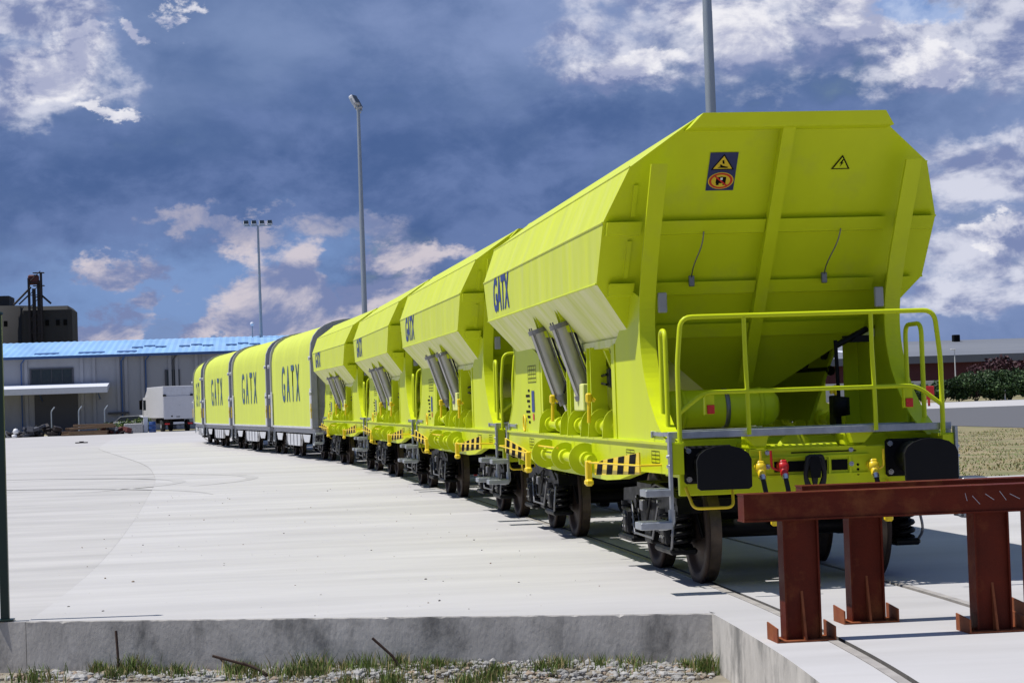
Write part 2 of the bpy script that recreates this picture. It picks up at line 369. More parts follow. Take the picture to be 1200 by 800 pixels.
FRONT = [(-6.52, .66), (-1.21, -1.15)]
def build_pavement():
    # strip that carries the rails, swept along the track, with the flange grooves as real steps
    b = MB(); ys = [-14+i*.5 for i in range(29)]+[.5+i*1.5 for i in range(84)]
    prof = [(-1.21, -.75, 'concrete_side'), (-1.21, 0, 'concrete_top'), (-.785, 0, 'groove'), (-.785, -.06, 'groove'), (-.668, -.06, 'groove'), (-.668, 0, 'concrete_top'), (.668, 0, 'groove'), (.668, -.06, 'groove'), (.785, -.06, 'groove'), (.785, 0, 'concrete_top'), (1.9, 0, None)]
    n = len(prof); vs = [(xt(y)+o, y, z) for y in ys for o, z, _ in prof]
    for i in range(n-1):
        b.add([], [], prof[i][2])
        k = b.mi(prof[i][2])
        for j in range(len(ys)-1):
            b.f.append([j*n+i, j*n+i+1, (j+1)*n+i+1, (j+1)*n+i]); b.m.append(k); b.sm.append(False)
    b.v = [tuple(v) for v in vs]
    p1 = struct(b.build('track_slab'))
    # field of concrete left of the rails
    b = MB(); L = [(xt(y)-1.21, y) for y in ys if y > -1.15]; J = [(-6.50, .675)]+[(xt(y)-6.3-.2*max(0, 1-y/20)**2, y) for y in ys if y > .8]
    nf = 160; fu = (Vector(FRONT[1])-Vector(FRONT[0])); fn = Vector((fu.y, -fu.x)).normalized(); top, rim = [], []
    for i in range(nf+1):
        p = Vector(FRONT[0])+fu*(i/nf); k = .007*noise.noise(Vector((i*.35, 0, 0)))+max(0, .05*(noise.noise(Vector((i*.6, 4, 0)))-.32)); k = 0 if i in (0, nf) else k
        q = p-fn*(k+.004); top.append((q.x, q.y)); rim.append((p.x, p.y, -.008-1.2*max(0, k)))
    inner = top+L+J[::-1]
    b.add([(x, y, 0) for x, y in inner], [tuple(range(len(inner)))], 'concrete_top')
    b.add([(x, y, 0) for x, y in top]+rim+[(x, y, -.8) for x, y, _ in rim], [(i, (nf+1)*k+i, (nf+1)*k+i+1, i+1) if False else ((nf+1)*k+i, (nf+1)*(k+1)+i, (nf+1)*(k+1)+i+1, (nf+1)*k+i+1) for k in (0, 1) for i in range(nf)], 'concrete_side')
    struct(b.build('concrete_pavement'))
    b = MB(); JJ = [(x-.008, y) for x, y in J]
    outer = JJ+[(8, 125.3), (8, 178), (-60, 128), (-60, 9), (-9, 1.55), (-6.522, .676)]
    b.add([(x, y, -.006) for x, y in outer], [tuple(range(len(outer)))], 'concrete_worn')
    b.add([(-9, 1.55, -.006), (-6.525, .676, -.006), (-6.525, .676, -.8), (-9, 1.55, -.8), (-60, 9, -.006), (-60, 9, -.8)], [(0, 3, 2, 1), (4, 5, 3, 0)], 'concrete_side')
    struct(b.build('concrete_yard'))
    b = MB(); 
    b.add([(x, y, z) for x, y in J for z in (-.0075,)]+[(x-.008, y, -.0075) for x, y in J], [(i, i+1, len(J)+i+1, len(J)+i) for i in range(len(J)-1)], 'concrete_joint')
    struct(b.build('expansion_joint'))
    # right of the rails
    b = MB(); L = [(xt(y)+1.9, y) for y in ys]
    right = [(x, y) for x, y in L if y < 19.3]+[(xt(19.4)+1.9, 19.4), (32, 20.5), (32, -14)]
    b.add([(x, y, 0) for x, y in right], [tuple(range(len(right)))], 'concrete_top')
    back = [(x, y) for x, y in L if y > 19.4]
    poly = back+[(6, 125), (6, 19.4), (xt(19.4)+1.9, 19.4)]
    b.add([(x, y, 0) for x, y in poly], [tuple(range(len(poly)))], 'concrete_top')
    struct(b.build('concrete_apron'))
    for sgn in (-1, 1):
        b = MB(); o0, o1 = (-.782, -.716) if sgn < 0 else (.716, .782)
        vs = []; 
        for y in ys: vs += [(xt(y)+o0, y, -.05), (xt(y)+o0, y, .004), (xt(y)+o1, y, .004), (xt(y)+o1, y, -.05)]
        fs = [(j*4+i, j*4+i+1, (j+1)*4+i+1, (j+1)*4+i) for j in range(len(ys)-1) for i in range(3)]
        b.add(vs, fs, 'rail_steel'); b.build('rail', p1)
    # road and pale kerb strip beyond the grass
    b = MB(); rd = [(23.6, 40), (24.6, 131), (170, 131), (170, 40)]
    b.add([(x, y, -.022) for x, y in rd], [(0, 3, 2, 1)], 'asphalt'); struct(b.build('road'))
    b = MB(); rd = [(10, 131), (10, 182), (240, 182), (240, 131)]
    b.add([(x, y, -.014) for x, y in rd], [(0, 3, 2, 1)], 'concrete_top'); struct(b.build('far_pavement'))
build_pavement()

def tyre_marks():
    for cx, cy, r0, a0, a1 in ((-15, 33, 8.5, -40, 75), (-15, 34, 10.2, -30, 60), (-17, 24, 11.5, 5, 80)):
        b = MB(); n = 24; vs = []
        for i in range(n+1):
            a = R(a0+(a1-a0)*i/n); w = .16*math.sin(math.pi*(i+.2)/(n+.4))+.01
            for rr in (r0-w, r0+w): vs.append((cx+rr*math.cos(a), cy+rr*math.sin(a)*.85, .004))
        b.add(vs, [(2*i, 2*i+1, 2*i+3, 2*i+2) for i in range(n)], 'tyre_smear'); struct(b.build('tyre_mark'))
tyre_marks()

# ------------------------------------------------------------------ hopper wagon
LH = 11.45; LC = 12.04
def yn(z): return 1.57+(3.2-z)*.85
def yf(z): return 10.62+(z-3.2)*.68
PROF = [(-.80, 4.03), (-1.34, 3.65), (-1.53, 3.2), (-1.53, 2.68), (-1.14, 2.2)]
def make_bogie(parent, yc):
    b = MB()
    for s in (-1, 1):
        x0, x1 = (.93, 1.05) if s > 0 else (-1.05, -.93)
        b.prism([(yc-1.28, .62), (yc-.62, .62), (yc-.45, .42), (yc+.45, .42), (yc+.62, .62), (yc+1.28, .62), (yc+1.25, .76), (yc+.55, .80), (yc-.55, .80), (yc-1.25, .76)], 0, x0, x1, 'black_paint')
        b.box(s*.99-.10, s*.99+.10, yc-.35, yc+.35, .80, .86, 'black_paint', .01)
    b.box(-.95, .95, yc-.22, yc+.22, .50, .78, 'black_paint', .02)
    b.box(-.93, .93, yc-1.24, yc-1.16, .62, .74, 'black_paint'); b.box(-.93, .93, yc+1.16, yc+1.24, .62, .74, 'black_paint')
    for s in (-1, 1):
        for d in (-.62, .62, -1.12, 1.12):      # brake beams and hangers
            b.tube(fillet([(s*.80, yc+d, .40), (s*.86, yc+d, .66), (s*.96, yc+d*.96, .70)], .05), .018, 'black_paint', 6)
        b.tube(fillet([(s*1.07, yc-1.22, .70), (s*1.09, yc-1.0, .83), (s*1.08, yc-.5, .86), (s*1.08, yc, .74)], .1), .014, 'black_rubber', 6)
        b.tube(fillet([(s*1.08, yc-.30, .78), (s*1.10, yc-.1, .48), (s*1.10, yc+.2, .46), (s*1.08, yc+.4, .72)], .08), .014, 'black_rubber', 6)
        b.box(s*1.02-.05, s*1.02+.05, yc-.16, yc+.16, .30, .46, 'black_paint', .015)
        b.tube(fillet([(s*1.09, yc-1.30, .62), (s*1.12, yc-1.34, .40), (s*1.10, yc-1.20, .30)], .08), .012, 'steel_dark', 6)
        b.tube([(s*1.09, yc-.62, .66), (s*1.11, yc-.42, .36)], .012, 'steel_dark', 6); b.tube([(s*1.09, yc+.62, .66), (s*1.11, yc+.42, .36)], .012, 'steel_dark', 6)
        b.tube([(s*1.11, yc-.42, .37), (s*1.11, yc+.42, .37)], .010, 'steel_dark', 6)
        b.box(s*1.10-.03, s*1.10+.03, yc-.06, yc+.06, .60, .70, 'signal_red' if False else 'steel_dark', .01); b.cyl((s*1.06, yc+.2, .66), (s*1.14, yc+.2, .66), .05, 'black_paint', 12)
        for k in range(5): b.cyl((s*1.05, yc-.5+k*.25, .70), (s*1.075, yc-.5+k*.25, .70), .016, 'steel_bright', 6)
    fr = b.build('bogie', parent)
    for d in (-.9, .9):
        b = MB(); b.cyl((-1.0, yc+d, .46), (1.0, yc+d, .46), .08, 'black_paint', 12)
        for s in (-1, 1):
            c = (s*.752, yc+d, .46)
            pr = [(.08, -.09), (.16, -.09), (.19, -.03), (.37, -.025), (.385, -.0675), (.490, -.0675), (.486, -.045), (.466, -.032)]
            b.lathe([(r, -s*h) for r, h in pr], c, 0, 'wheel_rust', 44)
            b.lathe([(r, -s*h) for r, h in [(.466, -.032), (.462, .0), (.458, .0675)]], c, 0, 'wheel_tread', 44)
            b.lathe([(r, -s*h) for r, h in [(.458, .0675), (.385, .0675), (.37, .02), (.19, .02), (.16, .09), (.08, .09), (.0, .09)]], c, 0, 'wheel_rust', 44)
        b.build('wheelset', fr)
        for s in (-1, 1):
            b = MB(); x = s*1.0; y = yc+d
            b.box(x-.11, x+.11, y-.15, y+.15, .33, .58, 'black_paint', .03)
            b.lathe([(0, .115*s), (.105, .115*s), (.115, .10*s), (.115, .0)], (x, y, .46), 0, 'black_paint', 18)
            for k in range(4): a = k*math.pi/2+.78; b.cyl((x+s*.112, y+.07*math.cos(a), .46+.07*math.sin(a)), (x+s*.13, y+.07*math.cos(a), .46+.07*math.sin(a)), .013, 'steel_bright', 6)
            b.box(x-.12, x+.12, y-.36, y+.36, .27, .33, 'black_paint', .02)
            b.box(x-.02, x+.05, y-.05, y+.05, .58, .74, 'black_paint')
            b.build('axle_box', fr)
            for e in (-.26, .26):
                b = MB(); b.helix((x, y+e, .335), .080, .275, 4.0, .021, 'black_paint'); b.helix((x, y+e, .335), .045, .275, 5.5, .013, 'black_paint', 5, 10)
                b.cyl((x, y+e, .60), (x, y+e, .64), .095, 'black_paint', 14); b.build('coil_spring', fr)
    return fr
def side_disc(b, y, z, r, x0, x1, m='lime_paint'): b.cyl((x0, y, z), (x1, y, z), r, m, 26)
def make_hopper():
    W = empty('hopper_wagon')
    # --- body skin
    b = MB()
    full = PROF+[(-x, z) for x, z in PROF[::-1]]; nseg = 14
    for k in range(len(full)-1):
        (x0, z0), (x1, z1) = full[k], full[k+1]
        m = 'lime_dust_bounce' if abs(z0-z1) > .4 and min(z0, z1) < 2.3 else 'lime_skin'
        if k == len(PROF)-1: continue
        for j in range(nseg):
            t0, t1 = j/nseg, (j+1)/nseg
            q = []
            for (x, z), t in (((x0, z0), t0), ((x0, z0), t1), ((x1, z1), t1), ((x1, z1), t0)): q.append((x, yn(z)+(yf(z)-yn(z))*t, z))
            b.quad(q[::-1], m)
    T = [(-.80, 4.03), (.80, 4.03)]
    b.quad([(-.80, yn(4.03), 4.03), (.80, yn(4.03), 4.03), (.80, yf(4.03), 4.03), (-.80, yf(4.03), 4.03)], 'lime_skin')
    b.quad([(1.14, yn(2.2), 2.2), (-1.14, yn(2.2), 2.2), (-1.14, yf(2.2), 2.2), (1.14, yf(2.2), 2.2)], 'lime_paint')
    body = b.build('hopper_body', W)
    # raised rims along the folds and vertical stiffeners of the skin
    b = MB()
    for s in (-1, 1):
        b.tube([(s*1.532, yn(3.2)+.01, 3.2), (s*1.532, yf(3.2)-.01, 3.2)], .010, 'lime_skin', 6)
        b.tube([(s*1.532, yn(2.68)+.01, 2.68), (s*1.532, yf(2.68)-.01, 2.68)], .010, 'lime_paint', 6)
        b.tube([(s*1.342, yn(3.65)+.01, 3.652), (s*1.342, yf(3.65)-.01, 3.652)], .008, 'lime_skin', 6)
    b.build('fold_rim', body)
    for s in (-1, 1):
        b = MB(); b.box(s*1.13-.05, s*1.13+.05, yn(2.2)-.02, yf(2.2)+.02, 2.14, 2.215, 'lime_dust_bounce'); b.build('bottom_rail', body)
    # --- the two sloping end walls
    def end(near):
        g = yn if near else yf; sg = -1 if near else 1
        b = MB(); pts = [(x, z) for x, z in full]
        vs = [(x, g(z), z) for x, z in pts]
        b.add(vs, [tuple(range(len(vs))) if not near else tuple(range(len(vs)-1, -1, -1))], 'lime_paint')
        ew = b.build('end_wall', W)
        def slopebar(name, x0, x1, z0, z1, d, m='lime_paint', a=0.0):
            b = MB(); vs = []
            for dd in (a, d):
                vs += [(x0, g(z0)+sg*dd, z0), (x1, g(z0)+sg*dd, z0), (x1, g(z1)+sg*dd, z1), (x0, g(z1)+sg*dd, z1)]
            fs = [(0, 1, 2, 3), (7, 6, 5, 4), (0, 4, 5, 1), (1, 5, 6, 2), (2, 6, 7, 3), (3, 7, 4, 0)]
            b.add(vs, fs if near else [f[::-1] for f in fs], m); return b.build(name, ew)
        slopebar('rib', -.055, .055, 1.75, 3.93, .135, a=-.01)
        for z, hw in ((3.14, 1.50), (2.62, 1.42), (2.24, 1.12)):
            hh = .055 if z > 2.3 else .06
            # interrupted by the ribs so that no faces share a plane
            for x0, x1 in ((-hw, -1.19), (-1.05, -.06), (.06, 1.05), (1.19, hw)):
                if x1-x0 > .1: slopebar('crossbeam', x0, x1, z-hh, z+hh, .075, a=-.01)
        if near:
            for s in (-1, 1):
                for z0, z1 in ((2.72, 3.04), (3.24, 3.5)):
                    xa, xb = sorted((s*1.22, s*1.32)); slopebar('stiffener', xa+.03, xb-.03, z0, z1, .02, a=-.005)
        b = MB(); e = .62 if near else yf(4.03)+.22; g0 = g(4.03)
        zt = 4.034; out = [(-.80, zt), (.80, zt), (.90, 3.922), (-.90, 3.922)]
        vs = [(x, e if z > 4 else e-sg*.10, z) for x, z in out]+[(x, g(z)-sg*.02, z) for x, z in out]; n = 4
        fs = [tuple(range(n)), tuple(range(2*n-1, n-1, -1))]+[(i, n+i, n+(i+1) % n, (i+1) % n) for i in range(n)]
        b.add(vs, fs if near else [f[::-1] for f in fs], 'lime_paint'); b.build('top_beam', ew)
        return ew
    ew = end(True); end(False)
    # warning signs on the near end wall
    def on_slope(x, z, d=.0):
        return Vector((x, yn(z)-d, z))
    up = Vector((0, -.85, 1)).normalized(); nrm = Vector((0, -1, -.85)).normalized(); rt = Vector((1, 0, 0))
    def sheet(b, c, pts, m, d): b.quad([c+rt*px+up*pz+nrm*d for px, pz in pts], m)
    c = on_slope(-.515, 3.60)
    b = MB(); sheet(b, c, [(-.125, -.20), (.125, -.20), (.125, .20), (-.125, .20)], 'sign_navy', .006)
    sheet(b, c, [(-.105, .02), (.105, .02), (0, .185)], 'print_black', .008); sheet(b, c, [(-.085, .032), (.085, .032), (0, .165)], 'sign_yellow', .010)
    sheet(b, c, [(-.045, .045), (.04, .04), (.05, .05), (.0, .065), (-.02, .08), (-.03, .07), (-.02, .06)], 'print_black', .012); sheet(b, c, [(-.004, .085), (.012, .085), (.004, .125), (-.012, .118)], 'print_black', .012)
    circ = lambda r, ox=0, oy=-.095: [(ox+r*1.12*math.cos(t*math.pi/12), oy+r*.86*math.sin(t*math.pi/12)) for t in range(24)]
    sheet(b, c, circ(.103), 'sign_yellow', .008); sheet(b, c, circ(.095), 'signal_red', .009); sheet(b, c, circ(.076), 'sign_yellow', .010)
    sheet(b, c, [(-.045, -.12), (.045, -.12), (.045, -.055), (.0, -.05), (-.045, -.06)], 'print_black', .011)
    sheet(b, c, [(-.04, -.14), (-.015, -.14), (-.015, -.12), (-.04, -.12)], 'print_black', .011); sheet(b, c, [(.02, -.14), (.045, -.14), (.045, -.12), (.02, -.12)], 'print_black', .011)
    sheet(b, c, [(-.062, -.05), (-.05, -.04), (.062, -.14), (.05, -.15)], 'signal_red', .013)
    sheet(b, c, [(-.006, -.085), (.014, -.085), (.014, -.06), (-.006, -.06)], 'white_paint', .013)
    b.build('warning_sign', ew)
    c = on_slope(.555, 3.655); b = MB()
    sheet(b, c, [(-.085, -.07), (.085, -.07), (0, .08)], 'print_black', .006); sheet(b, c, [(-.064, -.058), (.064, -.058), (0, .056)], 'lime_paint', .008)
    sheet(b, c, [(.005, .035), (-.018, -.012), (.0, -.008), (-.012, -.045), (.02, .004), (.004, .0), (.018, .035)], 'print_black', .010)
    b.build('warning_sign', ew)
    for x, dx in ((-.62, -.035), (.64, -.05)):     # cables hanging on the slope
        b = MB(); pts = []
        for t in range(11):
            u = t/10; z = 3.10-.40*u; pts.append(on_slope(x+dx*math.sin(u*math.pi/2)*1.4+.012*math.sin(u*6), z, .09+.05*math.sin(u*math.pi)))
        b.tube(pts, .006, 'steel_dark', 6); p = pts[-1]; b.box(p.x-.025, p.x+.025, p.y-.02, p.y+.02, p.z-.07, p.z+.03, 'steel_dark', .006)
        b.build('cable', ew)
    # --- C-shaped side plates with flanges (both ends, both sides)
    path = [(.93, 3.64), (1.16, 3.32), (1.50, 2.84), (1.70, 2.46), (1.74, 2.25), (1.71, 2.05), (1.60, 1.83), (1.40, 1.62), (1.15, 1.44), (.85, 1.30), (.66, 1.245)]
    def far_path(): return [(LH-.02-y+.0, z) for y, z in path]
    for near in (True, False):
        for s in (-1, 1):
            pt = fillet([(0, y, z) for y, z in (path if near else [(11.30-(y-.86)*.86 if z > 2.3 else 11.3-(y-.66)*1.0, z) for y, z in path])], .08, 3)
            pt = [(p.y, p.z) for p in pt]
            low = [p for p in pt if p[1] < 2.62]
            far_y = 3.0 if near else 8.05
            poly = low+[(far_y, 1.245), (far_y, 2.16), (low[0][0]+(.35 if near else -.35), 2.60)]
            b = MB(); xa, xb = sorted((s*1.20, s*1.188)); b.prism(poly if near else poly[::-1], 0, xa, xb, 'lime_paint'); pl = b.build('side_plate', W)
            b = MB(); n = len(pt); d = -.02 if near else .02
            xa, xb = sorted((s*1.206, s*1.062)); vs = []
            for y, z in pt: vs += [(xa, y+d, z), (xb, y+d, z), (xb, y-d, z), (xa, y-d, z)]
            fs = [(i*4+j, i*4+(j+1) % 4, (i+1)*4+(j+1) % 4, (i+1)*4+j) for i in range(n-1) for j in range(4)]+[(0, 1, 2, 3), (4*n-1, 4*n-2, 4*n-3, 4*n-4)]
            b.add(vs, fs, 'lime_paint'); b.build('flange', pl)
            # closing post at the inner edge of the plate
            b = MB(); y0, y1 = (3.004, 3.26) if near else (7.79, 8.046)
            b.box(min(s*1.21, s*1.05), max(s*1.21, s*1.05), y0, y0+.03, 1.24, 2.16, 'lime_paint'); b.box(min(s*1.195, s*1.17), max(s*1.195, s*1.17), y0+.03, y1, 1.24, 2.15, 'lime_paint'); b.build('corner_post', pl)
            b = MB(); yb = 1.66 if near else 10.2; x0 = s*1.0
            b.box(x0-.04, x0+.04, yb-.02, yb+.02, 2.39, 2.57, 'grey_paint', .008); b.build('end_plate', pl)
    # --- lower hopper (saddle floor): slopes gather towards the middle
    b = MB()
    A = [(-1.04, yn(2.2), 2.196), (1.04, yn(2.2), 2.196), (1.04, yf(2.2), 2.196), (-1.04, yf(2.2), 2.196)]
    Bq = [(-.10, 3.25, 1.52), (.10, 3.25, 1.52), (.10, 8.6, 1.52), (-.10, 8.6, 1.52)]
    b.add(A+Bq, [(0, 1, 5, 4), (1, 2, 6, 5), (2, 3, 7, 6), (3, 0, 4, 7), (4, 5, 6, 7)], 'lime_paint'); b.build('saddle_floor', W)
    for s in (-1, 1):
        b = MB(); b.add([(s*1.10, 3.3, 2.15), (s*1.10, 7.75, 2.15), (s*.80, 7.75, 1.36), (s*.80, 3.3, 1.36), (s*1.07, 3.3, 2.15), (s*1.07, 7.75, 2.15), (s*.77, 7.75, 1.36), (s*.77, 3.3, 1.36)],
                        [(0, 1, 2, 3), (7, 6, 5, 4), (0, 4, 5, 1), (3, 2, 6, 7), (0, 3, 7, 4), (1, 5, 6, 2)], 'lime_paint'); dr = b.build('discharge_flap', W)
        for y in (3.9, 4.35, 5.3, 6.25, 7.0):
            b = MB(); b.prism([(s*1.105, 2.12), (s*1.15, 2.12), (s*.86, 1.37), (s*.805, 1.37)], 1, y-.03, y+.03, 'lime_paint'); b.build('flap_rib', dr)
    # --- underframe
    b = MB(); b.box(-.30, .30, .75, LH-.75, .86, 1.20, 'lime_paint', .01); b.build('centre_sill', W)
    for s in (-1, 1):
        b = MB(); xa, xb = sorted((s*1.215, s*1.12))
        b.prism([(.42, 1.245), (.42, .99), (1.9, .975), (2.9, .87), (3.6, .84), (7.6, .84), (8.4, .87), (9.4, .975), (LH-.42, .99), (LH-.42, 1.245)], 0, xa, xb, 'lime_paint'); sb = b.build('solebar', W)
        b = MB(); xa, xb = sorted((s*1.235, s*1.10)); b.box(xa, xb, .44, LH-.44, 1.232, 1.256, 'lime_dust_bounce' if False else 'lime_paint'); b.build('top_flange', sb)
        for y0, y1, z0, z1 in ((.95, 1.30, 1.07, 1.17), (2.1, 2.5, 1.08, 1.16), (8.6, 9.0, 1.06, 1.17)):
            x = s*1.2185; b = MB()
            for k in range(4): z = z0+(z1-z0)*k/3; b.quad([(x, y0, z), (x, y1, z), (x, y1, z+.006), (x, y0, z+.006)], 'print_black')
            for y in (y0, (y0+y1)/2, y1): b.quad([(x, y-.004, z0), (x, y+.004, z0), (x, y+.004, z1), (x, y-.004, z1)], 'print_black')
            b.build('stencil_marking', sb)
        # striped boards with yellow operating bar and handle, one near each end
        for y0, y1 in ((1.15, 3.45), (LH-3.45, LH-1.15)):
            b = MB(); x = s*1.36; xa, xb = sorted((x, x-s*.014)); fl = y0 < 5
            outl = [(y0, .975), (y1, .90), (y1, 1.01), (y1-.5, 1.06), (y0, 1.165)] if fl else [(y0, .90), (y1, .975), (y1, 1.165), (y0+.5, 1.06), (y0, 1.01)]
            b.prism(outl, 0, xa, xb, 'signal_yellow'); bd = b.build('striped_board', sb)
            def top(y):
                if fl: return 1.165+(1.06-1.165)*(y-y0)/(y1-.5-y0) if y < y1-.5 else 1.06-.05*(y-y1+.5)/.5
                return 1.165+(1.06-1.165)*(y1-y)/(y1-.5-y0) if y > y0+.5 else 1.06-.05*(y0+.5-y)/.5
            def bot(y): t = (y-y0)/(y1-y0); return (.975-.075*t if fl else .90+.075*t)
            for k in range(4):
                ya = y0+.22+k*.56; yb = ya+.30; sh = .10; x2 = x+s*.003
                b = MB(); b.quad([(x2, ya, bot(ya)+.004), (x2, yb, bot(yb)+.004), (x2, yb-sh, top(yb-sh)-.004), (x2, ya-sh, top(ya-sh)-.004)], 'print_black'); b.build('black_stripe', bd)
            b = MB(); xo = s*1.40
            ends = ((xo, y1+.12, 1.02), (xo, y0-.25, 1.06)) if fl else ((xo, y0-.12, 1.02), (xo, y1+.25, 1.06))
            b.tube([ends[0], ends[1]], .009, 'signal_yellow', 7); e = ends[0]
            b.box(e[0]-.03, e[0]+.03, e[1]-.04, e[1]+.04, .84, 1.04, 'signal_yellow', .012); b.box(e[0]-.04, e[0]+.04, e[1]-.06, e[1]+.06, .79, .86, 'signal_yellow', .02)
            b.tube([(xo, ends[1][1], 1.06), (s*1.21, ends[1][1], 1.06)], .012, 'signal_yellow', 6); b.tube([(xo, ends[0][1]+(-.3 if fl else .3), 1.025), (s*1.21, ends[0][1]+(-.3 if fl else .3), 1.025)], .012, 'signal_yellow', 6)
            b.build('operating_bar', bd)
        # middle columns
        for y0, y1 in ((4.28, 4.52), (5.62, 5.86)):
            b = MB(); xa, xb = sorted((s*1.225, s*1.06)); b.box(xa, xb, y0, y0+.03, 1.24, 2.16, 'lime_paint'); b.box(xa, xb, y1-.03, y1, 1.24, 2.16, 'lime_paint'); xa, xb = sorted((s*1.16, s*1.13)); b.box(xa, xb, y0+.03, y1-.03, 1.25, 2.15, 'lime_paint'); b.build('column', W)
        b = MB(); xa, xb = sorted((s*1.24, s*1.18)); b.box(xa, xb, 4.7, 5.3, 1.52, 1.80, 'lime_dust_bounce', .01); b.build('cover_plate', W)
        # locking shafts and discs, upper row and lower row
        for y0, y1 in ((3.32, 4.22), (4.62, 5.56), (6.0, 7.7)):
            b = MB(); b.cyl((s*1.14, y0, 1.36), (s*1.14, y1, 1.36), .055, 'lime_paint', 14)
            for y in (y0+.12, y1-.12, (y0+y1)/2): b.cyl((s*1.14, y-.05, 1.36), (s*1.14, y+.05, 1.36), .085, 'lime_paint', 16)
            sh = b.build('locking_shaft', W)
            for y in (y0+.04, y1-.04):
                b = MB(); b.prism([(s*1.14+.14*math.cos(a*math.pi/10), 1.37+.17*math.sin(a*math.pi/10)) for a in range(11)]+[(s*1.14-.15, 1.255), (s*1.14+.15, 1.255)], 1, y-.012, y+.012, 'lime_paint'); b.build('shaft_disc', sh)
        b = MB(); b.cyl((s*1.30, 3.95, 1.03), (s*1.30, 7.3, 1.03), .05, 'lime_paint', 14)
        for y in (4.2, 5.6, 6.9): b.cyl((s*1.30, y-.06, 1.03), (s*1.30, y+.06, 1.03), .08, 'lime_paint', 16)
        sh = b.build('lower_shaft', W)
        for y, r in ((4.45, .165), (5.75, .15), (7.15, .165)):
            b = MB(); b.prism([(s*1.29+r*math.cos(a*math.pi/10+math.pi*.0), 1.03+r*math.sin(a*math.pi/10)) for a in range(20)], 1, y-.014, y+.014, 'lime_paint'); b.build('shaft_disc', sh)
        b = MB(); b.tube([(s*1.37, 5.7, 1.12), (s*1.37, 7.15, 1.12)], .011, 'signal_yellow', 6); b.build('lever_rod', sh)
        for y in (4.1, 6.55):
            b = MB(); b.tube(fillet([(s*1.22, y, 1.62), (s*1.28, y, 1.66), (s*1.29, y, 1.40)], .05), .020, 'signal_yellow', 7); b.box(s*1.285-.03, s*1.285+.03, y-.035, y+.035, 1.60, 1.70, 'signal_yellow', .015); b.build('indicator_lever', W)
        # pneumatic cylinders leaning against the flare
        for y in (5.02, 6.62):
            a = Vector((s*1.40, y, 2.40)); e = Vector((s*1.17, y, 1.70)); dv = (e-a).normalized(); r_ = .095
            b = MB(); b.cyl(a, e, r_, 'cylinder_steel', 24); cy = b.build('door_cylinder', W)
            b = MB()
            for p, q in ((a-dv*.05, a), (e, e+dv*.05)): b.cyl(p, q, .118, 'steel_dark', 20)
            v1 = Vector((0, 1, 0)); v2 = dv.cross(v1)
            for k in range(4):
                o = (v1*math.cos(k*1.5708+.785)+v2*math.sin(k*1.5708+.785))*.112; b.cyl(a-dv*.08+o, e+dv*.08+o, .009, 'steel_dark', 6)
            b.cyl(e+dv*.05, e+dv*.12, .06, 'steel_dark', 14); b.build('end_cap', cy)
            b = MB(); b.cyl(e+dv*.10, e+dv*.40, .022, 'steel_bright', 10); b.build('piston_rod', cy)
            b = MB(); top_ = a-dv*.05
            for dy in (-.08, .08): b.prism([(s*1.47, 2.64), (s*1.22, 2.34), (top_.x-s*.02, top_.z-.10), (top_.x, top_.z+.02)] if s < 0 else [(s*1.47, 2.64), (s*1.22, 2.34), (top_.x-s*.02, top_.z-.10), (top_.x, top_.z+.02)], 1, y+dy-.006, y+dy+.006, 'lime_paint')
            b.build('bracket', cy)
            b = MB(); b.tube(fillet([tuple(a+Vector((-s*.12, -.02, .02))), (s*1.16, y-.12, 2.0), (s*1.12, y-.5, 1.86), (s*1.10, y-.95, 1.88)], .22, 8), .013, 'black_rubber', 6)
            b.tube(fillet([tuple(e+Vector((-s*.02, -.10, .02))), (s*1.15, y-.20, 1.82), (s*1.12, y-.6, 1.80), (s*1.10, y-.95, 1.78)], .15, 8), .013, 'black_rubber', 6); b.build('air_hose', cy)
        b = MB(); b.tube([(s*1.0, 3.3, 1.84), (s*1.0, 7.7, 1.84)], .05, 'black_paint', 8); b.box(s*1.02-.06, s*1.02+.06, 4.0, 4.2, 1.75, 1.95, 'black_rubber', .02); b.box(s*1.02-.06, s*1.02+.06, 3.4, 3.52, 1.95, 2.08, 'black_rubber', .02); b.build('air_valve', W)
        # inscription panel on the far plate
        b = MB(); x = s*1.2045
        for k in range(5): z = 1.86+k*.05; b.quad([(x, 8.35, z), (x, 9.05, z), (x, 9.05, z+.008), (x, 8.35, z+.008)], 'print_black')
        for k in range(5): y = 8.35+k*.172; b.quad([(x, y, 1.86), (x, y+.016, 1.86), (x, y+.016, 2.068), (x, y, 2.068)], 'print_black')
        for k in range(7): z = 1.36+k*.065; b.quad([(x, 8.95, z), (x, 9.10+.1*(k % 3), z), (x, 9.10+.1*(k % 3), z+.03), (x, 8.95, z+.03)], 'print_black')
        b.quad([(x+s*.001, 8.55, 1.50), (x+s*.001, 8.78, 1.50), (x+s*.001, 8.78, 1.76), (x+s*.001, 8.55, 1.76)], 'logo_blue'); b.quad([(x+s*.001, 8.60, 1.40), (x+s*.001, 8.72, 1.40), (x+s*.001, 8.72, 1.48), (x+s*.001, 8.60, 1.48)], 'signal_red')
        b.build('inscription', W)
        # handbrake wheel ring
        b = MB(); b.tube([(s*1.225, 9.35+.10*math.cos(t*math.pi/8), 1.36+.10*math.sin(t*math.pi/8)) for t in range(17)], .011, 'signal_yellow', 6, False); b.build('release_handle', W)
        # company lettering near the far end of the flank
        me = text_mesh('GATX', .58, 'logo_blue', .016, .0, 1.0, .95); o = bpy.data.objects.new('lettering', me); C.objects.link(o); o.parent = W
        o.matrix_local = Matrix(((0, 0, s, s*1.5365), (s, 0, 0, 8.85 if s < 0 else 3.4), (0, 1, 0, 2.955), (0, 0, 0, 1)))
        o['label'] = 'dark blue company lettering on the flank'
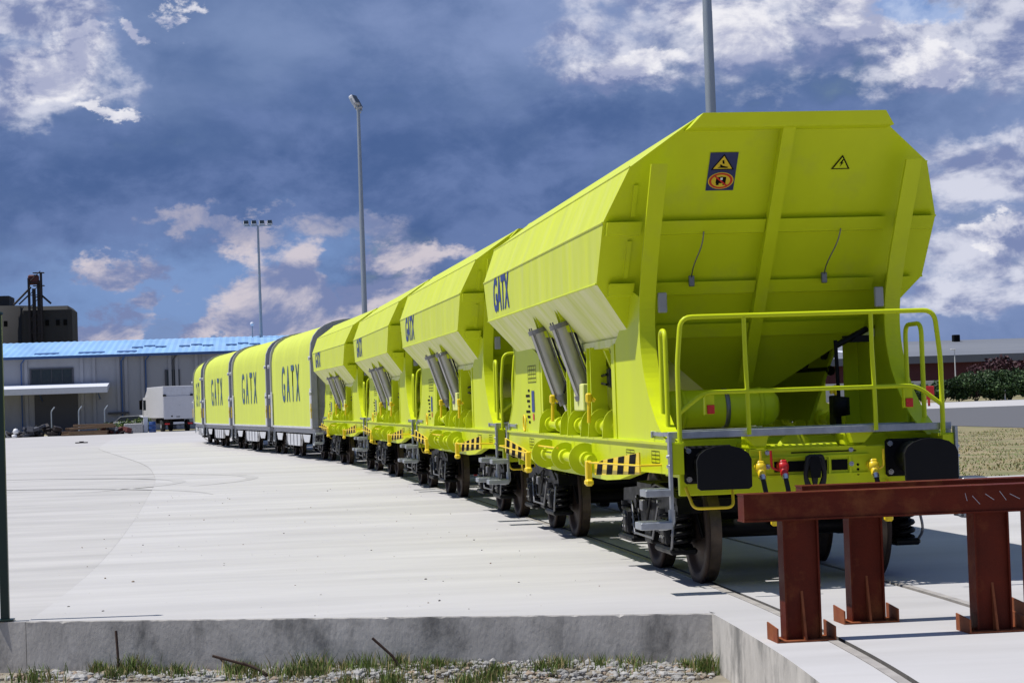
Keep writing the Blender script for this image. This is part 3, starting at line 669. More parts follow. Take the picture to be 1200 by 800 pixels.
    # --- ends: headstock, buffers, platform, railings
    def end_gear(near):
        def Y(y): return y if near else LH-y
        def by(b, x0, x1, y0, y1, z0, z1, m, ch=0): a, c = sorted((Y(y0), Y(y1))); b.box(x0, x1, a, c, z0, z1, m, ch)
        b = MB(); sgn = 1 if near else -1
        by(b, -1.12, 1.12, .62, .70, .80, 1.17, 'lime_paint', .008); hs = b.build('headstock', W)
        b = MB(); by(b, -.52, .50, .600, .6195, 1.15, 1.172, 'lime_paint'); by(b, -.52, .52, .600, .6195, 1.085, 1.10, 'lime_paint'); by(b, -.52, .52, .600, .6195, .93, .945, 'lime_paint')
        for x in (-.40, -.20, .18, .36): by(b, x-.01, x+.01, .602, .6195, .945, 1.085, 'lime_paint')
        b.build('stiffener', hs)
        for x0, x1, z0, z1 in ((-.30, -.22, .97, 1.06), (-.18, .16, .97, 1.06), (.20, .34, .97, 1.06), (-.15, .42, 1.125, 1.135)): b = MB(); by(b, x0, x1, .614, .6195, z0, z1, 'print_black'); b.build('slot', hs)
        for z in (.93, .97, 1.01): 
            for x in (-.43, .43): b = MB(); b.cyl((x, Y(.614), z), (x, Y(.6195), z), .011, 'print_black', 8); b.build('bolt_hole', hs)
        b = MB()
        for x in (-.36, .37): 
            for z in (1.02, 1.14): b.cyl((x, Y(.60), z), (x, Y(.62), z), .022, 'steel_bright', 8)
        b.build('bolt', hs)
        for s in (-1, 1):
            b = MB(); by(b, min(s*.50, s*1.10), max(s*.50, s*1.10), .72, 1.3, .95, 1.10, 'lime_paint'); by(b, min(s*.34, s*.50), max(s*.34, s*.50), .70, .95, 1.175, 1.30, 'lime_paint', .01)
            b.prism([(s*.60, 1.33), (s*.34, 1.33), (s*.38, 1.20), (s*.48, 1.20)] if s > 0 else [(s*.34, 1.33), (s*.60, 1.33), (s*.48, 1.20), (s*.38, 1.20)], 1, min(Y(.56), Y(.68)), max(Y(.56), Y(.68)), 'lime_paint'); b.build('platform_bracket', hs)
        for s in (-1, 1):
            x = s*.875; bw = .225
            b = MB(); o = []
            for px_, pz_ in ((-.225, -.165), (-.20, -.185), (.20, -.185), (.225, -.165), (.228, .055), (.205, .105), (.15, .145), (.07, .168), (0, .174), (-.07, .168), (-.15, .145), (-.205, .105), (-.228, .055)): o.append((x+px_, 1.055+pz_))
            a, c = sorted((Y(.0), Y(.035))); b.prism(o, 1, a, c, 'buffer_black')
            o2 = [(x+(p-x)*.94, 1.055+(q-1.055)*.94) for p, q in o]; 
            bf = b.build('buffer', W)
            b = MB(); b.cyl((x, Y(.035), 1.06), (x, Y(.36), 1.06), .10, 'steel_dark', 18); b.cyl((x, Y(.30), 1.06), (x, Y(.575), 1.06), .135, 'black_paint', 20); b.build('buffer_shank', bf)
            b = MB(); by(b, x-.21, x+.21, .575, .6185, .90, 1.22, 'black_paint', .02); b.build('buffer_base', bf)
            b = MB()
            for dx in (-.175, .175):
                for dz in (-.12, .12): b.cyl((x+dx, Y(.55), 1.06+dz), (x+dx, Y(.576), 1.06+dz), .024, 'steel_bright', 8)
            b.build('bolt', bf)
            # yellow shunter grip below the buffer
            b = MB(); b.tube(fillet([(x-.20, Y(.60), .87), (x-.17, Y(.45), .70), (x+.17, Y(.45), .70), (x+.20, Y(.60), .87)], .06), .013, 'signal_yellow', 7); b.build('shunter_grip', hs)
        # platform
        b = MB(); by(b, -1.23, 1.23, .50, .535, 1.285, 1.345, 'galvanised', .004); by(b, -1.23, 1.23, 1.22, 1.25, 1.285, 1.345, 'galvanised', .004)
        for k in range(41): x = -1.21+k*.0605; by(b, x-.004, x+.004, .535, 1.22, 1.305, 1.338, 'galvanised')
        for y in (.66, .80, .94, 1.08): by(b, -1.21, 1.21, y-.003, y+.003, 1.303, 1.34, 'galvanised')
        pf = b.build('platform', W)
        b = MB()
        for s in (-1, 1): by(b, s*1.2-.03, s*1.2+.03, .52, .62, 1.24, 1.284, 'galvanised')
        b.build('platform_support', pf)
        # railing
        rr = .021
        b = MB(); y = Y(.46)
        b.tube(fillet([(-1.14, y, 1.03), (-1.14, y, 1.9), (-1.10, y, 2.30), (1.10, y, 2.30), (1.14, y, 1.9), (1.14, y, 1.03)], .10), rr, 'lime_paint', 10); rl = b.build('end_railing', W)
        b = MB(); b.tube(fillet([(-1.135, y, 1.50), (-.92, y, 1.665), (.92, y, 1.665), (1.135, y, 1.50)], .10), rr*.9, 'lime_paint', 10); b.build('middle_rail', rl)
        for x in (-.55, .55):
            b = MB(); b.tube([(x-.008, y, 2.29), (x-.008, y, 2.0), (x, y, 1.7), (x+.005, y, 1.30)], rr*.9, 'lime_paint', 10); b.build('baluster', rl)
        for s in (-1, 1):
            b = MB(); x = s*.86-.02; by(b, x-.045, x+.045, .462, .475, 1.48, 1.64, 'lime_paint'); by(b, x-.045, x-.035, .43, .462, 1.48, 1.64, 'lime_paint'); br = b.build('lamp_bracket', rl)
            b = MB(); by(b, x-.02, x+.045, .452, .4605, 1.485, 1.56, 'lamp_red', .003); b.build('tail_reflector', br)
            b = MB(); xx = s*(1.17 if s > 0 else 1.12); y2_ = 1.46 if s > 0 else 1.22; b.tube(fillet([(xx, Y(1.02), 1.0), (xx, Y(1.02), 2.21), (xx, Y(y2_), 2.21), (xx, Y(y2_), 1.3)], .11), rr, 'lime_paint', 10); b.build('hand_grip', W)
            # steps
            b = MB(); xs_ = s*1.235
            b.box(xs_-.012, xs_+.012, min(Y(.40), Y(.47)), max(Y(.40), Y(.47)), .66, 1.31, 'galvanised'); b.tube(fillet([(xs_, Y(.435), .70), (xs_, Y(.435), .565), (s*1.35, Y(.435), .56)], .10), .03, 'galvanised', 8)
            for z in (1.14, 1.06): b.cyl((xs_+s*.012, Y(.435), z), (xs_+s*.03, Y(.435), z), .016, 'steel_bright', 6)
            st = b.build('step_stirrup', W)
            for z, xo in ((.575, 1.52), (.845, 1.47)):
                b = MB(); xa, xb = sorted((s*1.25, s*xo)); by(b, xa, xb, .33, .60, z-.03, z+.03, 'galvanised', .006)
                for k in range(5): by(b, xa+.02, xb-.02, .35+k*.05, .37+k*.05, z+.03, z+.036, 'galvanised')
                b.build('step_tread', st)
        # couplings and hoses
        def cock(x, z, m, hx, hm):
            b = MB(); b.cyl((x, Y(.62), z), (x, Y(.50), z-.01), .032, m, 12); b.lathe([(0, -.045), (.035, -.04), (.05, -.015), (.05, .015), (.035, .04), (0, .045)], (x, Y(.50), z-.01), 0, m, 14)
            b.cyl((x, Y(.50), z-.01), (x, Y(.45), z-.08), .034, m, 12); b.box(x-.03, x+.03, min(Y(.47), Y(.53)), max(Y(.47), Y(.53)), z-.02, z+.05, m, .012)
            b.tube(fillet([(x+hx*.3, Y(.50), z-.04), (x+hx, Y(.49), z-.02), (x+hx*1.05, Y(.49), z+.13)], .03), .011, hm, 6)
            ck = b.build('air_cock', hs); return ck
        for x, z, m, hx, hm in ((-.45, 1.03, 'signal_yellow', .0, 'signal_yellow'), (-.255, 1.03, 'signal_red', -.10, 'signal_red'), (.53, 1.01, 'signal_yellow', .085, 'signal_yellow')):
            ck = cock(x, z, m, hx, hm); red = m == 'signal_red'
            b = MB(); b.tube(fillet([(x, Y(.45), z-.07), (x+.02, Y(.40), z-.25), (x+.06, Y(.38), .35 if red else .62), (x+.10, Y(.44), .30 if red else .58)], .15, 6), .021, 'black_rubber', 9); b.cyl((x, Y(.452), z-.065), (x+.003, Y(.44), z-.11), .028, 'steel_bright', 10)
            if red: b.cyl((x+.055, Y(.38), .42), (x+.058, Y(.38), .46), .026, 'white_paint', 10)
            b.build('brake_hose', ck)
            b = MB(); zz = .30 if red else .58; b.box(x+.06, x+.13, min(Y(.40), Y(.48)), max(Y(.40), Y(.48)), zz-.05, zz+.04, m, .015); b.build('hose_coupling', ck)
        b = MB()      # looped screw coupling on the hook
        b.prism([(-.04, .92), (.04, .92), (.05, 1.02), (.03, 1.10), (-.03, 1.10), (-.05, 1.02)], 1, min(Y(.40), Y(.60)), max(Y(.40), Y(.60)), 'black_paint')
        cp = b.build('draw_hook', hs)
        b = MB()
        for dx, w_ in ((-.035, .05), (.035, .055), (.0, .09)): b.tube(fillet([(dx-.02, Y(.46), .80), (dx-w_, Y(.44), .95), (dx-.02, Y(.43), 1.10), (dx+.03, Y(.43), 1.10), (dx+w_, Y(.44), .95), (dx+.03, Y(.46), .80)], .06, 4), .019, 'black_rubber', 7)
        b.build('coupling_link', cp)
        # air reservoir behind the platform
        b = MB(); yy = Y(1.95)
        b.lathe([(0, -1.0), (.10, -.99), (.155, -.94), (.17, -.88), (.17, -.02), (.155, .04), (.10, .09), (0, .10)], (0, yy, 1.52), 0, 'lime_paint', 24); tk = b.build('air_reservoir', W)
        for x in (-.80, -.40, -.08): b = MB(); b.lathe([(.171, -.02), (.178, -.02), (.178, .02), (.171, .02)], (x, yy, 1.52), 0, 'steel_dark' if x == -.40 else 'lime_paint', 24); b.build('strap', tk)
        b = MB(); by(b, .58, .64, 1.75, 1.95, 1.25, 1.60, 'black_paint', .01); b.lathe([(0, -.09), (.08, -.08), (.08, .08), (0, .09)], (.62, Y(1.7), 1.50), 2, 'black_paint', 14); b.tube([(.62, Y(1.75), 1.5), (.62, Y(1.8), 2.1)], .018, 'black_paint', 6); b.tube([(.62, Y(1.8), 2.05), (.95, Y(1.9), 2.2)], .03, 'black_paint', 6); b.box(.72, .98, min(Y(1.84), Y(1.92)), max(Y(1.84), Y(1.92)), 2.08, 2.14, 'black_paint'); b.build('brake_valve', W)
        b = MB(); by(b, -1.12, 1.12, 1.95, 2.05, 1.00, 1.24, 'lime_paint'); b.lathe([(0, -.0), (.17, .0), (.17, .02), (0, .02)], (-.02, Y(.96), 1.12), 1, 'lime_paint', 18); b.build('cross_member', W)
    end_gear(True); end_gear(False)
    make_bogie(W, 2.35); make_bogie(W, 9.10)
    return W

# ------------------------------------------------------------------ coil wagon with tarpaulin hood
def arch(hw, zb, zs, zt, n=10):
    pts = [(-hw, zb), (-hw, zs)]
    for i in range(1, n): 
        a = math.pi-math.pi*i/n; c, s_ = math.cos(a), math.sin(a)
        pts.append((hw*math.copysign(abs(c)**.78, c), zs+(zt-zs)*abs(s_)**.78))
    return pts+[(hw, zs), (hw, zb)]
def make_coil():
    W = empty('coil_wagon'); A = arch(1.44, 1.03, 3.22, 4.22, 14)
    b = MB(); ys = [.62+i*.12 for i in range(int((LC-1.24)/.12)+1)]; vs = []
    for j, y in enumerate(ys):
        ph = (y % .9)/.9; sag = .022*math.sin(ph*math.pi)
        for i, (x, z) in enumerate(A):
            k = sag*(.4 if i in (0, 1, len(A)-1, len(A)-2) else 1.3); cx, cz = 0, 2.6; d = math.hypot(x-cx, z-cz); vs.append((x-(x-cx)/d*k, y, z-(z-cz)/d*k if i not in (0, len(A)-1) else z))
    n = len(A); b.add(vs, [(j*n+i, (j+1)*n+i, (j+1)*n+i+1, j*n+i+1) for j in range(len(ys)-1) for i in range(n-1)], 'lime_tarp', True); hd = b.build('tarpaulin_hood', W)
    for s in (-1, 1):
        b = MB(); b.box(min(s*1.43, s*1.47), max(s*1.43, s*1.47), .66, LC-.66, .99, 1.05, 'pale_grey'); b.build('hood_hem', hd)
        me = text_mesh('GATX', 1.80, 'logo_tarp', .022, 0, 1.72, .70); o = bpy.data.objects.new('lettering', me); C.objects.link(o); o.parent = hd
        for v in me.vertices: v.co.y *= .92
        o.matrix_local = Matrix(((0, 0, s, s*1.452), (s, 0, 0, LC/2), (0, 1, 0, 2.36), (0, 0, 0, 1)))
    for y0, y1, near in ((.42, .62, True), (LC-.62, LC-.42, False)):
        o1 = arch(1.49, 1.0, 3.24, 4.27, 14); o2 = arch(1.31, 1.0, 3.16, 4.10, 14); b = MB(); n = len(o1); vs = [(x, y, z) for y in (y0, y1) for o_ in (o1, o2) for x, z in o_]
        fs = []
        for i in range(n-1): fs += [(i, i+1, n+i+1, n+i), (2*n+i, 3*n+i, 3*n+i+1, 2*n+i+1), (i, 2*n+i, 2*n+i+1, i+1), (n+i, n+i+1, 3*n+i+1, 3*n+i)]
        b.add(vs, fs, 'grey_paint'); b.build('end_frame', W)
        b = MB(); yw = y1-.04 if near else y0; b.prism(arch(1.32, 1.0, 3.17, 4.11, 14), 1, yw, yw+.04, 'grey_paint'); fr = b.build('end_wall', W)
        b = MB(); yy = yw-.026 if near else yw+.042
        for z in (1.6, 2.2, 2.8): b.box(-1.3, 1.3, yy, yy+.024, z-.04, z+.04, 'grey_paint')
        for x in (-.9, 0, .9): b.box(x-.04, x+.04, yy-.012 if near else yy+.002, yy+.022 if near else yy+.036, 1.0, 3.6, 'grey_paint')
        b.build('end_rib', fr)
        for s in (-1, 1):
            b = MB(); ya, yb = (.60, .84) if near else (LC-.84, LC-.60); b.box(min(s*1.455, s*1.50), max(s*1.455, s*1.50), ya, yb, 1.0, 2.2, 'pale_grey', .008); b.build('corner_post', fr)
            b = MB(); yy2 = .40 if near else LC-.40; b.tube([(s*1.52, yy2, 1.3), (s*1.52, yy2, 1.75)], .018, 'signal_yellow', 7); b.box(s*1.52-.02, s*1.52+.02, yy2-.03, yy2+.03, 1.5, 1.60, 'signal_yellow'); b.build('hood_lever', fr)
            b = MB()
            for z in (2.05, 3.1): b.cyl((s*1.5, yy2, z), (s*1.56, yy2, z), .06, 'pale_grey', 8)
            b.build('hood_clamp', fr)
    for s in (-1, 1):
        b = MB(); xa, xb = sorted((s*1.40, s*1.28)); b.box(xa, xb, .45, LC-.45, .84, .985, 'grey_paint'); sb = b.build('solebar', W)
        b = MB(); xa, xb = sorted((s*1.38, s*1.30)); b.prism([(3.9, .79), (LC-3.9, .79), (LC-4.5, .42), (4.5, .42)], 0, xa, xb, 'pale_grey'); b.build('trough_plate', sb)
        for y in (4.2, 5.1, 6.0, 6.9, 7.8):
            b = MB(); xa, xb = sorted((s*1.40, s*1.385)); b.box(xa, xb, y-.04, y+.04, .44, .79, 'grey_paint'); b.build('rib', sb)
        for yb in (2.4, LC-2.4):
            b = MB(); xa, xb = sorted((s*1.42, s*1.405)); b.prism([(yb-.9, .795), (yb+.9, .795), (yb+.55, .56), (yb-.55, .56)], 0, xa, xb, 'pale_grey'); b.build('bogie_cover', sb)
    for near in (True, False):
        Y = (lambda y: y) if near else (lambda y: LC-y)
        b = MB(); a, c = sorted((Y(.62), Y(.78))); b.box(-1.3, 1.3, a, c, .82, .98, 'grey_paint'); b.build('headstock', W)
        for s in (-1, 1):
            b = MB(); a, c = sorted((Y(0), Y(.04))); b.box(s*.875-.225, s*.875+.225, a, c, .88, 1.22, 'buffer_black', .03); b.cyl((s*.875, Y(.04), 1.06), (s*.875, Y(.62), 1.06), .12, 'black_paint', 14); b.build('buffer', W)
            b = MB(); b.tube(fillet([(s*1.40, Y(.5), .9), (s*1.42, Y(.5), .5), (s*1.42, Y(.85), .5), (s*1.40, Y(.85), .9)], .05), .02, 'galvanised', 6); b.build('step_stirrup', W)
    make_bogie(W, 2.4); make_bogie(W, LC-2.4)
    return W
def place(W, s, L, ov):
    y0, y1 = s+ov, s+L-ov; a = Vector((xt(y0), y0)); b = Vector((xt(y1), y1)); d = (b-a).normalized()
    p = a-d*ov; W.location = (p.x, p.y, 0.004); W.rotation_euler = (0, 0, math.atan2(-d.x, d.y))
hop = make_hopper()
HL = ['lime yellow hopper wagon with sloped end wall and railed platform behind the red trestles',
      'lime yellow hopper wagon coupled second in line behind the trestles',
      'lime yellow hopper wagon between the second and the last hopper of the train',
      'lime yellow hopper wagon coupled to the grey ended tarpaulin wagon']
hops = [hop]+[copy_tree(hop) for _ in range(3)]
s = 0.0
for i, w in enumerate(hops):
    place(w, s, LH, 2.35); tag(w, HL[i], 'hopper wagon', 'hopper wagons in the train'); s += LH
coil = make_coil()
CL = ['lime hooded coil wagon with grey end frame coupled next to the hopper wagons', 'lime hooded coil wagon in the middle of the hooded wagons', 'lime hooded coil wagon with blue lettering near the parked white truck', 'last lime hooded wagon at the tail of the train beside the truck']
coils = [coil]+[copy_tree(coil) for _ in range(3)]
for i, w in enumerate(coils):
    place(w, s, LC, 2.4); tag(w, CL[i], 'covered wagon', 'hooded coil wagons in the train'); s += LC

# ------------------------------------------------------------------ red steel trestles in front of the train
def trestle(x0, x1, y, posts, label):
    T = empty('steel_trestle', (x0, y, 0)); zb, zt = .80, .985
    ox, oy = x0, y
    b = MB(); w = .10
    b.box(0, x1-x0, -w, w, zt-.012, zt, 'red_oxide'); b.box(0, x1-x0, -w, w, zb, zb+.012, 'red_oxide'); b.box(.004, x1-x0-.004, -w+.012, w-.012, zb+.012, zt-.012, 'red_oxide')
    bm_ = b.build('beam', T)
    if x0 < -1:
        b = MB()
        for xa, za, dx_, dz_ in ((1.52, .135, .012, -.05), (1.57, .115, .05, -.055), (1.66, .125, .06, -.04), (1.76, .14, .045, -.06), (1.83, .12, .07, -.035)): b.quad([(xa, -w+.0115, zb+za), (xa+.002, -w+.0115, zb+za+.002), (xa+dx_+.002, -w+.0115, zb+za+dz_), (xa+dx_, -w+.0115, zb+za+dz_-.002)], 'pale_grey')
        b.build('scratch', bm_)
    for px_ in posts:
        x = px_-x0; hw = .122
        b = MB(); b.box(x-hw, x-hw+.012, -.075, .075, .012, zb-.002, 'red_oxide'); b.box(x+hw-.012, x+hw, -.075, .075, .012, zb-.002, 'red_oxide'); b.box(x-hw+.012, x+hw-.012, -.045, -.033, .012, zb-.002, 'red_oxide'); po = b.build('post', T)
        b = MB(); b.box(x-.20, x+.20, -.14, .14, 0.001, .012, 'red_oxide_worn')
        for sx in (-1, 1): 
            xa, xb = sorted((x+sx*.20, x+sx*.19)); b.prism([(-.14, .012), (.14, .012), (.14, .115), (-.14, .095)], 0, xa, xb, 'red_oxide_worn')
        b.build('base_channel', po)
        b = MB(); b.add([(x-.008, -.046, .013), (x+.008, -.046, .013), (x+.008, -.125, .013), (x-.008, -.125, .013), (x-.008, -.047, .33), (x+.008, -.047, .33)], [(0, 1, 2, 3), (0, 4, 5, 1), (2, 5, 4, 3), (0, 3, 4), (1, 5, 2)], 'red_oxide_worn'); b.build('gusset', po)
    return tag(T, label, 'trestle', 'red steel trestles on the track slab')
trestle(-1.43, 2.06, -3.05, (-1.045, .27, 1.6), 'rust red steel trestle with its free end beyond the left rail groove')
trestle(-.80, 2.55, -2.17, (-.34, .98, 2.2), 'rust red steel trestle between the other trestle and the wagon buffers')

# green fence post at the pavement corner
b = MB(); b.box(-.035, .035, -.035, .035, 0, 2.50, 'dark_green', .006); b.box(-.07, .07, -.07, .07, 0, .012, 'dark_green'); b.lathe([(.0, .03), (.045, .02), (.05, 0)], (0, 0, 2.5), 2, 'dark_green', 10)
o = b.build('fence_post'); o.location = (-6.70, .80, .0); tag(o, 'dark green steel post standing at the end of the concrete wall', 'post')

# ------------------------------------------------------------------ rubble, grass and rods along the pavement edge
def wall_pt(t, d):      # t along the front wall from left to right, d metres out in front of it
    a, c = Vector(FRONT[0]), Vector(FRONT[1]); u = (c-a).normalized(); n = Vector((u.y, -u.x)); return a+(c-a)*t+n*d
def rocks(name, n, fn, mats, smin, smax):
    b = MB(); ico = [(0, 0, 1), (.89, 0, .45), (.28, .85, .45), (-.72, .53, .45), (-.72, -.53, .45), (.28, -.85, .45), (.72, .53, -.45), (-.28, .85, -.45), (-.89, 0, -.45), (-.28, -.85, -.45), (.72, -.53, -.45), (0, 0, -1)]
    fi = [(0, 1, 2), (0, 2, 3), (0, 3, 4), (0, 4, 5), (0, 5, 1), (1, 6, 2), (2, 7, 3), (3, 8, 4), (4, 9, 5), (5, 10, 1), (6, 7, 2), (7, 8, 3), (8, 9, 4), (9, 10, 5), (10, 6, 1), (11, 7, 6), (11, 8, 7), (11, 9, 8), (11, 10, 9), (11, 6, 10)]
    for _ in range(n):
        x, y, zo = fn(); s_ = smin*(smax/smin)**(random.random()**2.2); sx, sy, sz = s_*random.uniform(.7, 1.4), s_*random.uniform(.7, 1.3), s_*random.uniform(.5, .9); an = random.random()*6.28
        vs = []
        for p in ico:
            k = random.uniform(.75, 1.2); px_, py_, pz_ = p[0]*sx*k, p[1]*sy*k, p[2]*sz*k
            vs.append((x+px_*math.cos(an)-py_*math.sin(an), y+px_*math.sin(an)+py_*math.cos(an), ground_z(x, y)+zo+pz_+sz*.3))
        b.add(vs, fi, random.choice(mats))
    return struct(b.build(name), 'stuff')
def heap_h(t): return .10*max(0, math.sin((t-.42)*5.2)) if t > .42 else .02
def rub():
    t = random.random()**.75; d = abs(random.gauss(0, .22))+.03; p = wall_pt(t, d); return p.x, p.y, heap_h(t)*max(0, 1-d/.55)*random.random()
rocks('rubble', 11000, rub, ['rubble_stone']*6+['gravel_ground', 'gravel_ground', 'brown_stone'], .005, .042)
def scat():
    p = wall_pt(random.uniform(-.25, 1.0), random.uniform(.1, 2.6)); return p.x, p.y, 0
rocks('gravel', 7000, scat, ['rubble_stone', 'gravel_ground', 'gravel_ground', 'brown_stone'], .004, .022)
def blades(name, n, fn, mats, hmin, hmax, w=.006, lean=.5):
    b = MB(); ks = [b.mi(m) for m in mats]
    for _ in range(n):
        x, y, z, hs_ = fn(); h = random.uniform(hmin, hmax)*hs_; a = random.random()*6.28; l = random.uniform(.1, lean)*h; la = random.random()*6.28; ww = w*random.uniform(.6, 1.3)
        dx, dy = math.cos(a)*ww, math.sin(a)*ww; lx, ly = math.cos(la)*l, math.sin(la)*l; i = len(b.v); k = random.choice(ks)
        b.v += [(x-dx, y-dy, z), (x+dx, y+dy, z), (x+lx*.35+dx*.8, y+ly*.35+dy*.8, z+h*.6), (x+lx*.35-dx*.8, y+ly*.35-dy*.8, z+h*.6), (x+lx, y+ly, z+h)]
        b.f += [[i, i+1, i+2, i+3], [i+3, i+2, i+4]]; b.m += [k, k]; b.sm += [False, False]
    return struct(b.build(name), 'stuff')
tufts = [(random.uniform(-.2, 1.0), abs(random.gauss(.18, .28))+.06, random.uniform(.08, .22), random.uniform(.5, 1.1)) for _ in range(62)]
tufts = [t for t in tufts if noise.noise(Vector((t[0]*6, t[1]*3, 2))) > -.12]+[(.17, .12, .18, 1.2), (.44, .2, .2, 1.3), (.52, .15, .25, 1.2), (.60, .22, .25, 1.0), (.79, .2, .16, 1.1), (.05, .5, .3, .9), (.99, .25, .12, 1.1), (.33, .25, .2, .9)]
def gr():
    t, d, r, h = random.choice(tufts); p = wall_pt(t, d); a = random.random()*6.28; rr = r*abs(random.gauss(0, .6)); x, y = p.x+math.cos(a)*rr, p.y+math.sin(a)*rr
    q = Vector((x, y)); a0 = Vector(FRONT[0]); u = (Vector(FRONT[1])-a0).normalized(); n = Vector((u.y, -u.x)); dd = (q-a0).dot(n)
    if dd < .03: q += n*(.03-dd)
    return q.x, q.y, ground_z(q.x, q.y), h
blades('grass', 9000, gr, ['blade_green', 'blade_green', 'blade_green', 'blade_dry'], .05, .17, .0045)
def gr2():
    while True:
        x, y = random.uniform(7, 30), 19.8+38*random.random()**1.3
        if x > 2.2+(y-0)*.26 and noise.noise(Vector((x*.9, y*.45, 5))) > -.25+.3*random.random() and x < 23.5+.01*y: return x, y, -.035, .5+.8*random.random()
blades('verge_grass', 15000, gr2, ['blade_dry', 'blade_dry', 'blade_green', 'blade_green'],   .012, .055, .012, 1.5)
for i, (t, d, dx, dh, lab) in enumerate(((.155, .18, -.02, .36, 'thin rusty rebar rod standing upright against the concrete wall'), (.42, .30, -.62, .20, 'long rusty rebar rod leaning low in the rubble by the wall'), (.40, .36, -.26, .13, 'short rusty rebar stub poking from the grass by the wall'), (.585, .20, -.30, .30, 'rusty rebar rod slanting out of the rubble below the wall'), (.33, .2, -.12, .14, 'small rusty rod end in the weeds between the other rods'))):
    p = wall_pt(t, d); z = ground_z(p.x, p.y); b = MB(); b.tube([(0, 0, -.08), (dx*.5, .03, dh*.52), (dx, .05, dh)], .011, 'rebar', 7); o = b.build('rebar_rod'); o.location = (p.x, p.y, z); tag(o, lab, 'rebar', 'rebar rods along the wall')

# small pebbles and specks lying on the pavement
def peb():
    while True:
        x, y = random.uniform(-7, -1.5), random.uniform(.0, 26)
        if y > .7-(x+6.5)*.34+.1: return x, y, -ground_z(x, y)
rocks('pebbles', 240, peb, ['groove', 'rubble_stone', 'brown_stone'], .003, .014)

# ------------------------------------------------------------------ floodlight masts
def mast(x, y, h, kind, label):
    Mx = empty('floodlight_mast', (x, y, 0)); b = MB()
    b.tube([(0, 0, -.04), (0, 0, h*.33)], .20, 'mast_zinc', 14, True, .175); b.tube([(0, 0, h*.33), (0, 0, h*.66)], .17, 'mast_zinc', 14, True, .145); b.tube([(0, 0, h*.66), (0, 0, h)], .14, 'mast_zinc', 14, True, .10)
    b.cyl((0, 0, -.04), (0, 0, .05), .35, 'mast_zinc', 14); b.build('pole', Mx)
    an = 0 if kind == 0 else R(82); ca, sa = math.cos(an), math.sin(an)
    b = MB(); b.tube([(-1.35*ca, -1.35*sa, h), (1.35*ca, 1.35*sa, h)], .06, 'mast_zinc', 8); b.build('crossarm', Mx)
    for k in range(4):
        u = -1.15+k*.77; b = MB(); cx, cy = u*ca, u*sa; fx, fy = (sa, -ca) if kind == 0 else (-.2, -.1)
        o = [(-.26, -.10), (.26, -.10), (.20, .16), (-.20, .16)]
        b.box(-.25, .25, -.16, .10, .05, .50, 'pale_grey', .05); b.box(-.22, .22, -.175, -.162, .09, .46, 'glass'); b.box(-.28, -.255, -.05, .05, -.02, .35, 'mast_zinc'); b.box(.255, .28, -.05, .05, -.02, .35, 'mast_zinc')
        fl = b.build('floodlight', Mx); fl.location = (cx, cy, h+.05); fl.rotation_euler = (R(-28), 0, an if kind == 0 else an-R(25)*(-1 if k % 2 else 1)); fl.scale = (1, 1, 1) if kind == 0 else (1.1, 1.1, 1.4)
    return tag(Mx, label, 'light mast', 'floodlight masts along the yard')
mast(9.24, 45, 20, 1, 'grey floodlight mast rising behind the sloped end of the hopper wagon')
mast(1.95, 110, 19.6, 1, 'tall grey floodlight mast with its lamp head seen edge on')
mast(-4.15, 190, 19.6, 0, 'grey floodlight mast with four lamps in a row near the blue roof')

